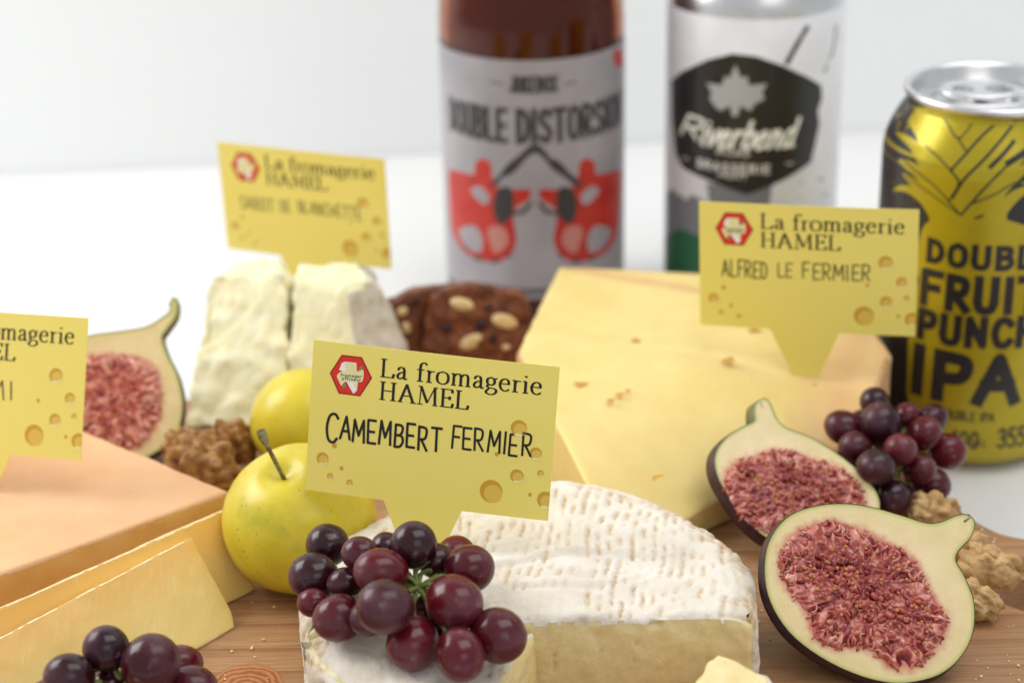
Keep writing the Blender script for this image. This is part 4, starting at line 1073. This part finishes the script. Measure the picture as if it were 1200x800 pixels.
bunch('grape_bunch', 'bunch of grapes behind the rear fig next to the yellow can', right_g, PZ(1055, 540, 32), 9)
left_g = [(125, 762, 26, 47), (177, 777, 33, 46), (81, 793, 27, 46), (212, 778, 22, 40), (222, 806, 28, 38), (130, 808, 25, 38), (60, 820, 26, 38), (175, 830, 30, 32), (100, 835, 28, 30), (225, 840, 26, 28), (110, 790, 18, 36)]
bunch('grape_bunch', 'bunch of grapes at the lower left corner in front of the slices', left_g, PZ(145, 806, 40), 12)

# ============================================================ WALNUTS
def walnut(p, size, rot, label, mat, seed, bend=.0, group='walnut pieces'):
    """lobed kernel: bent, ribbed body"""
    ex = Vector((math.cos(rot[0])*math.cos(rot[1]), math.sin(rot[0])*math.cos(rot[1]), math.sin(rot[1]))); ex, ey, ez = ex, None, None
    ez = Vector((0, -.3, 1)); ez = (ez-ex*ez.dot(ex)).normalized(); ey = ez.cross(ex)
    s, f = sphere(56, 40); V = []
    for v in s:
        x, y, z = v
        ribs = math.sin(10.5*x+.9*noise.noise(Vector((x*2+seed, y*2, z*2)))*2+seed)
        fold = abs(noise.noise(Vector((x*1.9+seed, y*1.9, z*1.9))))*1.7+abs(noise.noise(Vector((x*4+seed, y*4, z*4))))*.35
        r = 1+.13*ribs*(1-abs(x)**3)-.17*(.55-min(.55, fold))/.55-.22*math.exp(-(y/.16)**2)*(z > -.2)
        q = Vector((x*size[0], y*size[1], z*size[2]))*r
        q.y += bend*size[0]*(x*x-.3); 
        V.append(tuple(p+ex*q.x+ey*q.y+ez*q.z))
    t = thing('walnut_piece', (p.x, p.y, max(20, p.z-size[2])), label, 'walnut', group)
    mk('kernel', V, f, M[mat], t)
walnut(PZ(1158, 664, 27), (10.5, 6.0, 6), (-.75, 0.1), 'curled pale walnut piece lying nearest the hole in the board handle', 'walnut', 1, .2)
walnut(PZ(1131, 640, 28), (7, 5, 5.0), (.5, .1), 'small pale walnut piece peeking out under the stem of the front fig', 'walnut', 4)
walnut(PZ(1093, 600, 26), (8.5, 6, 6), (-.4, .0), 'pale walnut piece between the right grapes and the stem of the front fig', 'walnut', 7, .2)
walnut(PZ(1143, 703, 25), (5.5, 7, 5), (.9, .1), 'broken walnut piece tucked against the right side of the front fig', 'walnut', 10)
walnut(PZ(1066, 592, 24), (5, 4, 4), (.2, .0), 'crumb of walnut just below the right grapes', 'walnut', 13)
walnut(PZ(238, 548, 32), (12.5, 9, 10), (-.3, -.2), 'golden brown walnut half between the orange rind block and the apples', 'walnut_dark', 3)
walnut(PZ(214, 524, 33), (6.5, 6, 6), (.4, .1), 'brown walnut piece touching the upright left fig', 'walnut_dark', 6)
walnut(PZ(270, 520, 30), (9, 7, 8.5), (.1, .2), 'reddish walnut piece in the shade behind the golden brown one', 'walnut_dark', 9)

# ============================================================ DRINKS
def surf_hit(px, py, ax, Rf):
    """first hit of a picture ray on a surface of revolution -> (arc mm from the side facing the camera, z)"""
    d = ray(px, py).normalized(); t = (ax[1]-90)/d.y
    o = EYE
    for k in range(800):
        q = o+d*t; r = math.hypot(q.x-ax[0], q.y-ax[1])
        if r <= Rf(q.z): break
        t += .25
    else:  # grazing: nearest approach
        dx, dy = d.x, d.y; t = ((ax[0]-o.x)*dx+(ax[1]-o.y)*dy)/(dx*dx+dy*dy); q = o+d*t
    a = math.atan2(q.x-ax[0], -(q.y-ax[1])); return (a*33.0, q.z)
def wrapfn(ax, Rf):
    return lambda s, z, h: (ax[0]+(Rf(z)+h)*math.sin(s/33.0), ax[1]-(Rf(z)+h)*math.cos(s/33.0), z)
def interp(prof):
    zs = [p[1] for p in prof]; rs = [p[0] for p in prof]
    return lambda z: float(np.interp(z, zs, rs))
def polyhit(pts, ax, Rf, smooth=True):
    q = [surf_hit(x, y, ax, Rf) for x, y in pts]; return resample(crom([Vector(p) for p in q], 4, True), 1.5) if smooth else resample([Vector(p) for p in q], 1.5)

def yellow_can():
    ax = (0, 0); base = PY(1139, 400, 566); ax = (base.x+.0, 566.0)
    top = PY(1167, 112, 566)
    prof = [(22, 3.2), (24, 1.2), (26, .2), (27.5, 1.0), (30.5, 4.5), (32.4, 8), (33, 12), (33, 100), (32.6, 103.5), (31.2, 107.5), (29.2, 111.5), (27.2, 114.6), (26.2, 116.2), (26.0, 117.4)]
    Rf = interp([(p[0], p[1]) for p in prof[4:]])
    t = thing('drink_can', (ax[0], ax[1], 0), 'yellow and black beer can with pineapple leaves cut off by the right edge', 'can')
    V, F = lathe(prof, ax[0], ax[1], 96); mk('can_body', V, F, M['can_yellow'], t)
    V, F = lathe([(26.0, 117.2), (26.4, 117.9), (27.4, 118.6), (27.7, 119.6), (27.4, 120.5), (26.5, 120.9), (25.6, 120.4), (25.0, 118.8), (24.2, 115.6), (23.4, 114.4), (22.6, 114.8), (22.0, 115.8), (0.01, 115.9)], ax[0], ax[1], 96)
    lid = mk('lid', V, F, M['alu'], t)
    V, F = lathe([(20, 1), (23, .5), (25, .15), (26.3, .15), (28.6, 2.1)], ax[0], ax[1], 64); mk('base_rim', V, F, M['alu'], t)
    # embossed recess, mouth and pull tab
    tc = PZ(1150, 110, 117); dx = Vector((1, -.05, 0)).normalized(); dy = Vector((.05, 1, 0))
    def loc(x, y, z): return tuple(tc+dx*x+dy*y+Vector((0, 0, z)))
    def plate(out, holes, z0, z1, nm):
        pts = [Vector(p) for p in out]; eds = [(i, (i+1) % len(out)) for i in range(len(out))]
        for h in holes:
            b = len(pts); pts += [Vector(p) for p in h]; eds += [(b+i, b+(i+1) % len(h)) for i in range(len(h))]
        v, e, f, ov, _, _ = delaunay_2d_cdt(pts, eds, [], 0, 1e-6)
        fs = []
        for q in f:
            c = sum((v[i] for i in q), Vector((0, 0)))/len(q)
            if inpoly(c.x, c.y, out) and not any(inpoly(c.x, c.y, h) for h in holes):
                q = tuple(q) if area2([v[i] for i in q]) > 0 else tuple(reversed(q)); fs.append(q)
        n = len(v); V = [loc(p.x, p.y, z1) for p in v]+[loc(p.x, p.y, z0) for p in v]
        F = fs+[tuple(i+n for i in reversed(q)) for q in fs]; ec = {(q[i], q[(i+1) % 3]) for q in fs for i in range(3)}
        F += [(j, i, i+n, j+n) for i, j in ec if (j, i) not in ec]
        return mk(nm, V, F, M['alu'], t, smooth=False)
    tabo = [(12.5*math.cos(a)*(1 if abs(math.cos(a)) < .9 else 1), 7.6*math.sin(a)) for a in [2*math.pi*k/36 for k in range(36)]]
    h1 = [(-5.8+3.4*math.cos(a), 4.0*math.sin(a)) for a in [2*math.pi*k/20 for k in range(20)]]
    h2 = [(5.6+4.6*math.cos(a), 4.4*math.sin(a)) for a in [2*math.pi*k/20 for k in range(20)]]
    plate(tabo, [h1, h2], .2, 1.6, 'pull_tab')
    ring = [(tc+dx*(12.6*math.cos(a))+dy*(7.7*math.sin(a))+Vector((0, 0, 1.0))) for a in [2*math.pi*k/40 for k in range(41)]]
    mk('tab_rim', *tube(ring, .75, 6), M['alu'], t)
    ring = [(tc+dx*(17*math.cos(a))+dy*(11*math.sin(a))+Vector((0, 0, -1.0))) for a in [2*math.pi*k/40 for k in range(41)]]
    mk('lid_bead', *tube(ring, .8, 6), M['alu'], lid)
    fn = wrapfn(ax, Rf)
    # black field on the upper part
    H = lambda x, y: surf_hit(x, y, ax, Rf)
    def PH(pts, smooth=True): return polyhit(pts, ax, Rf, smooth)
    zl = H(1060, 245)[1]
    sl = -33*1.95
    blk = [(sl, 117)]+[(s, 117.2-.0) for s in np.linspace(sl+3, 33*1.95, 60)]+[(33*1.95, zl-8), (30, zl-6), (14, zl-4), (0, zl-2), (-18, zl-4), (-26, zl-10), (-30, zl-40), (-29, zl-60), (-26, 16), (-30, 6), (sl, 6)]
    decal('black_field', [fill([resample([Vector(p) for p in blk], 2)], 2.5)], fn, .05, M['can_black'], t)
    # yellow ground under the leaves and the leaves
    Y = []
    Y.append(PH([(1075, 125), (1100, 128), (1140, 136), (1200, 142), (1230, 140), (1210, 165), (1190, 185), (1195, 200), (1165, 240), (1140, 262), (1115, 268), (1090, 262), (1088, 240), (1100, 215), (1085, 185), (1075, 160), (1065, 140)], False))
    for L in ([(1050, 155), (1064, 159), (1080, 170), (1096, 186), (1118, 225), (1126, 255), (1108, 262), (1098, 238), (1082, 205), (1068, 175)],
              [(1054, 187), (1070, 190), (1090, 206), (1112, 236), (1122, 262), (1104, 262), (1090, 232), (1074, 208), (1062, 198)],
              [(1058, 203), (1072, 209), (1092, 224), (1112, 250), (1118, 268), (1098, 262), (1084, 236), (1070, 220)],
              [(1047, 223), (1056, 217), (1075, 220), (1094, 234), (1108, 252), (1114, 272), (1096, 268), (1088, 252), (1078, 236), (1062, 225)],
              [(1200, 152), (1222, 140), (1215, 165), (1180, 210), (1150, 255), (1135, 258), (1150, 225), (1178, 182)],
              [(1210, 185), (1225, 182), (1205, 200), (1180, 225), (1160, 258), (1142, 262), (1155, 235), (1180, 205)],
              [(1215, 215), (1225, 215), (1200, 228), (1180, 250), (1180, 268), (1150, 268), (1165, 242), (1190, 222)]):
        Y.append(PH(L))
    Y.append(PH([(1085, 262), (1120, 255), (1160, 255), (1195, 262), (1225, 280), (1225, 330), (1085, 330), (1076, 300)]))
    rnd = random.Random(1)
    for k in range(46):
        x = rnd.uniform(1046, 1082); y = rnd.uniform(118, 150) if k % 3 else rnd.uniform(150, 240)
        s, z = H(x, y); Y.append([(s+p[0], z+p[1]) for p in circ(0, 0, rnd.uniform(.15, .7 if y < 150 else .35), 7, .3)])
    decal('pineapple_leaves', [fill(Y, 2.0)], fn, .10, M['can_yellow'], t)
    # black outlines between the leaves
    LN = []
    for pts, wd in (([(1103, 134), (1112, 146), (1123, 162), (1134, 152), (1142, 140)], .5), ([(1123, 162), (1134, 178)], .5), ([(1170, 142), (1150, 160), (1134, 178), (1114, 200)], .8), ([(1190, 142), (1172, 165), (1150, 190), (1130, 210), (1116, 232)], .9),
                    ([(1085, 170), (1100, 184), (1115, 200), (1126, 216)], .5), ([(1114, 200), (1124, 214), (1112, 236)], .6), ([(1060, 188), (1080, 205), (1100, 222), (1126, 252)], .5), ([(1062, 205), (1090, 226), (1126, 252)], .4),
                    ([(1126, 252), (1140, 236), (1160, 214), (1185, 190), (1215, 176)], .7), ([(1140, 238), (1165, 228), (1190, 214), (1222, 206)], .5), ([(1188, 165), (1176, 180), (1160, 196)], 1.3), ([(1180, 192), (1192, 184), (1208, 172)], 1.8), ([(1143, 256), (1152, 252)], .7)):
        q = [Vector(H(*p)) for p in pts]; LN += stroke_polys(crom(q, 4), lambda d, wd=wd: wd, .5)
    decal('leaf_outlines', [fill(LN, None)], fn, .15, M['can_black'], t)
    # lettering, placed by lines on the can
    T = []
    def line(txt, xa, xb_s, ytop, ybot, wt, trk=.16):
        s0, zt = H(xa, ytop); _, zb = H(xa, ybot)
        T.extend(text2d(txt, s0, s0+xb_s, zb, zt-zb, 'SK', wt, down=False, jit=.012, track=trk, step=2.2, cap=1.0))
    line('DOUBLE', 1089, 39, 281, 304, 0.31, .24)
    line('FRUIT', 1083, 37, 317, 353, 0.27, .24)
    line('PUNCH', 1079, 37, 363, 393, 0.29, .24)
    line('IPA', 1073, 33, 407, 455, 0.29, .2)
    decal('can_letter', T, fn, .19, M['can_black'], t)
    T = []
    def line2(txt, xa, xb_s, ytop, ybot, wt):
        s0, zt = H(xa, ytop); _, zb = H(xa, ybot)
        T.extend(text2d(txt, s0, s0+xb_s, zb, zt-zb, 'SK', wt, down=False, track=.16, cap=.8))
    line2('DOUBLE IPA', 1102, 17, 478, 488, .16); line2('100', 1117, 8, 504, 523, .15); line2('mL', 1142, 4, 514, 522, .15); line2('355', 1170, 9.5, 503, 524, .15); line2('mL', 1206, 5, 514, 522, .15)
    # small black leaf shapes low on the left
    T.append(fill([PH([(1034, 400), (1046, 404), (1050, 440), (1056, 462), (1044, 452), (1036, 430)])], 2))
    decal('can_print', T, fn, .10, M['can_black'], t)
yellow_can()

def tall_can():
    ax = (PY(880, 200, 676).x, 676.0)
    zt = PY(880, 25, 676-33).z
    Rf0 = 32.4
    prof = [(24, .4), (26.5, .4), (29.5, 3.5), (Rf0, 8), (Rf0, zt+1.5), (Rf0-.6, zt+4.5), (30.4, zt+9), (28, zt+13), (26.2, zt+15.4), (26.2, zt+16.2), (27.4, zt+17.2), (27.4, zt+18.6), (26.2, zt+19), (25, zt+17), (23.6, zt+13.5), (22, zt+14.6), (.01, zt+14.8)]
    t = thing('tall_can', (ax[0], ax[1], 0), 'tall silver and white beer can with a black badge behind the yellow wedge', 'can')
    V, F = lathe(prof, ax[0], ax[1], 96); mk('can_body', V, F, M['alu'], t)
    Rw = Rf0+.15
    wv, wf = lathe([(Rw-.14, 8.2), (Rw, 8.3), (Rw, zt), (Rw-.14, zt+.1)], ax[0], ax[1], 96); mk('wrap', wv, wf, M['can_white'], t)
    Rf = lambda z: Rw
    fn = wrapfn(ax, Rf); H = lambda x, y: surf_hit(x, y, ax, Rf)
    PH = lambda pts, sm=True: polyhit(pts, ax, Rf, sm)
    badge = [(787, 95), (800, 84), (830, 70), (858, 63), (886, 66), (915, 76), (945, 90), (962, 100), (963, 115), (958, 130), (960, 145), (950, 190), (920, 210), (875, 228), (840, 215), (800, 196), (792, 180), (788, 140)]
    decal('badge', [fill([PH(badge, False)], 2.5)], fn, .08, M['can_black'], t)
    gl = [(795, 250), (780, 215), (782, 310), (830, 330), (830, 250), (815, 235)]
    decal('grey_trees', [fill([PH([(782, 225), (790, 222), (800, 236), (812, 240), (822, 252), (824, 312), (782, 312)], False)]+[PH(circ(795+9*k, 238+6*(k % 2), 9, 9, .2), False) for k in range(4)], 3), fill([PH([(828, 214), (905, 214), (902, 240), (832, 240)], False)], 3)], fn, .05, M['can_grey'], t)
    decal('green_field', [fill([PH([(780, 276), (800, 268), (830, 280), (830, 330), (780, 330)], False)], 3)], fn, .12, M['can_green'], t)
    ln = []
    for pts, wd in (([(946, 32), (934, 52), (922, 74)], 2.0), ([(980, 30), (976, 60), (966, 84)], 1.2), ([(975, 62), (984, 44)], .9), ([(940, 215), (960, 210), (985, 205)], .8), ([(938, 232), (965, 228), (990, 226)], .6)):
        ln.append(fill(stroke_polys([Vector(H(*p)) for p in pts], lambda d, wd=wd: wd, .5), 3))
    decal('sketch_line', ln, fn, .06, M['can_black'], t)
    # leaf emblem
    leaf = [(862, 76), (869, 92), (876, 89), (877, 100), (899, 98), (893, 108), (896, 116), (884, 122), (880, 130), (868, 124), (864, 136), (858, 136), (856, 124), (844, 130), (838, 124), (832, 116), (834, 108), (828, 97), (846, 100), (850, 89), (855, 92)]
    decal('leaf_emblem', [fill([PH(leaf, False)], 2)], fn, .14, M['can_lgrey'], t)
    T = []
    def line(txt, xa, xb, ytop, ybot, wt, font='SK', slant=0, trk=.14, tilt=0):
        s0, z1 = H(xa, ytop); s1, _ = H(xb, ytop); _, z0 = H(xa, ybot)
        T.extend(text2d(txt, s0, s1, z0, z1-z0, font, wt, down=False, slant=slant, track=trk, step=3, curve=(lambda p: (p[0], p[1]+tilt*(p[0]-s0))) if tilt else None))
    line('R', 797, 818, 131, 156, .17, slant=.25); line('iverbend', 820, 930, 137, 168, .15, slant=.3, trk=.05, tilt=.02)
    line('MICRO', 840, 878, 174, 180, .2, trk=.3); line('BRASSERIE', 818, 902, 186, 195, .2, trk=.25); line('-', 800, 808, 178, 190, .1); line('-', 921, 930, 186, 198, .1); line('MONT', 842, 876, 202, 207, .2)
    decal('badge_letter', T, fn, .14, M['logo_white'], t)
tall_can()

def bottle():
    ax = (PY(628, 340, 684).x, 684.0); Rb = 34.6
    zl = PY(625, 71, 684-Rb).z; zb = PY(632, 350, 684-Rb).z
    body = [(.01, 3), (18, 2.2), (24, .4), (30, .2), (33, 1.2), (Rb-.3, 3.5), (Rb, 6), (Rb, 90), (Rb, zl+8), (Rb-.5, zl+14), (33, zl+20), (30, zl+32), (25, zl+47), (20, zl+60), (16, zl+74), (14, zl+90), (13.4, zl+106), (13.6, zl+110), (14.4, zl+112), (14.4, zl+118), (13, zl+121)]
    inner = [(12, zl+121), (11, zl+100), (13, zl+75), (17, zl+60), (22, zl+46), (27, zl+31), (30.2, zl+19), (Rb-3.2, zl+8), (Rb-3.2, 8), (28, 5.5), (.01, 6)]
    t = thing('beer_bottle', (ax[0], ax[1], 0), 'amber beer bottle with a grey label of two red guitars', 'bottle')
    V, F = lathe(body+inner, ax[0], ax[1], 96); mk('glass', V, F, M['glass'], t)
    liq = [(.01, 6.4), (27.7, 6.0), (Rb-3.6, 8.6), (Rb-3.6, zl+8), (29.8, zl+19), (26.6, zl+31), (21.6, zl+46), (16.6, zl+60), (.01, zl+60.1)]
    V, F = lathe(liq, ax[0], ax[1], 96); mk('beer', V, F, M['beer'], t)
    Rf = lambda z: Rb+.12
    fn = wrapfn(ax, Rf); H = lambda x, y: surf_hit(x, y, ax, Rf)
    PH = lambda pts, sm=True: polyhit(pts, ax, Rf, sm)
    S = 33*1.95
    lab = [(-S, zb), (S, zb), (S, zl-4), (S-3, zl), (-S+3, zl), (-S, zl-4)]
    v, f = fill([resample([Vector(p) for p in lab], 2)], 3)
    decal('label_paper', [(v, f)], fn, .02, M['lbl'], t)
    T = []
    def line(txt, xa, xb, ytop, ybot, wt, trk=.16, x0=625):
        s0, _ = H(xa, ytop); s1, _ = H(xb, ytop); _, z1 = H(x0, ytop); _, z0 = H(x0, ybot)
        T.extend(text2d(txt, s0, s1, z0, z1-z0, 'SK', wt, down=False, track=trk, step=3, cap=1.0))
    line('JUKEBOX', 598, 652, 91, 108, .20, .25)
    line('DOUBLE', 528, 592, 130, 166, .17, .2); line('DISTORSION', 606, 727, 130, 166, .17, .2)
    line('MICROBRASSERIE', 566, 640, 338, 345, .2, .25)
    T.append(fill(stroke_polys([Vector(H(575, 96)), Vector(H(590, 99))], lambda d: .5)+stroke_polys([Vector(H(662, 99)), Vector(H(676, 96))], lambda d: .5)))
    decal('label_letter', T, fn, .12, M['lbl_dark'], t)
    # two guitars crossing necks, mirrored
    def guitar(mx):
        X = (lambda x: x) if not mx else (lambda x: 626*2-x+2)
        k = lambda pts: [(X(x), y) for x, y in pts]
        body = [(527, 200), (545, 203), (556, 204), (558, 190), (567, 186), (575, 192), (578, 212), (590, 222), (620, 222), (619, 234), (604, 244), (602, 262), (605, 278), (600, 296), (584, 306), (560, 304), (540, 290), (530, 268), (527, 230)]
        decal('guitar_body', [fill([PH(k(body))], 3)], fn, .07, M['lbl_red'], t)
        decal('guitar_shade', [fill([PH(k([(583, 222), (600, 222), (600, 252), (586, 262), (578, 245)]))], 3)] +
              [fill(stroke_polys([Vector(H(X(a), b)) for a, b in pts], lambda d, wd=wd: wd, .4), 3) for pts, wd in (([(574, 216), (600, 196), (626, 174)], 3.6), ([(545, 290), (560, 303), (580, 306), (598, 298)], 1.6), ([(600, 250), (614, 248), (622, 238)], 1.4), ([(540, 215), (556, 212)], 1.2))], fn, .10, M['lbl_dark'], t)
        decal('guitar_light', [fill([PH(k([(552, 224), (562, 218), (574, 230), (568, 240)]))], 3), fill([PH(k([(538, 270), (556, 264), (566, 280), (562, 296), (546, 288)]))], 3)], fn, .13, M['lbl'], t)
        decal('guitar_pink', [fill([PH(k([(572, 268), (590, 266), (596, 284), (580, 296)]))], 3)], fn, .14, M['lbl_pink'], t)
    guitar(False); guitar(True)
    decal('label_splash', [fill([PH([(718, 62), (727, 58), (730, 76), (722, 78)])], 3)], fn, .08, M['lbl_red'], t)
bottle()
print('verts total', sum(len(o.data.vertices) for o in bpy.data.objects if o.type == 'MESH'))
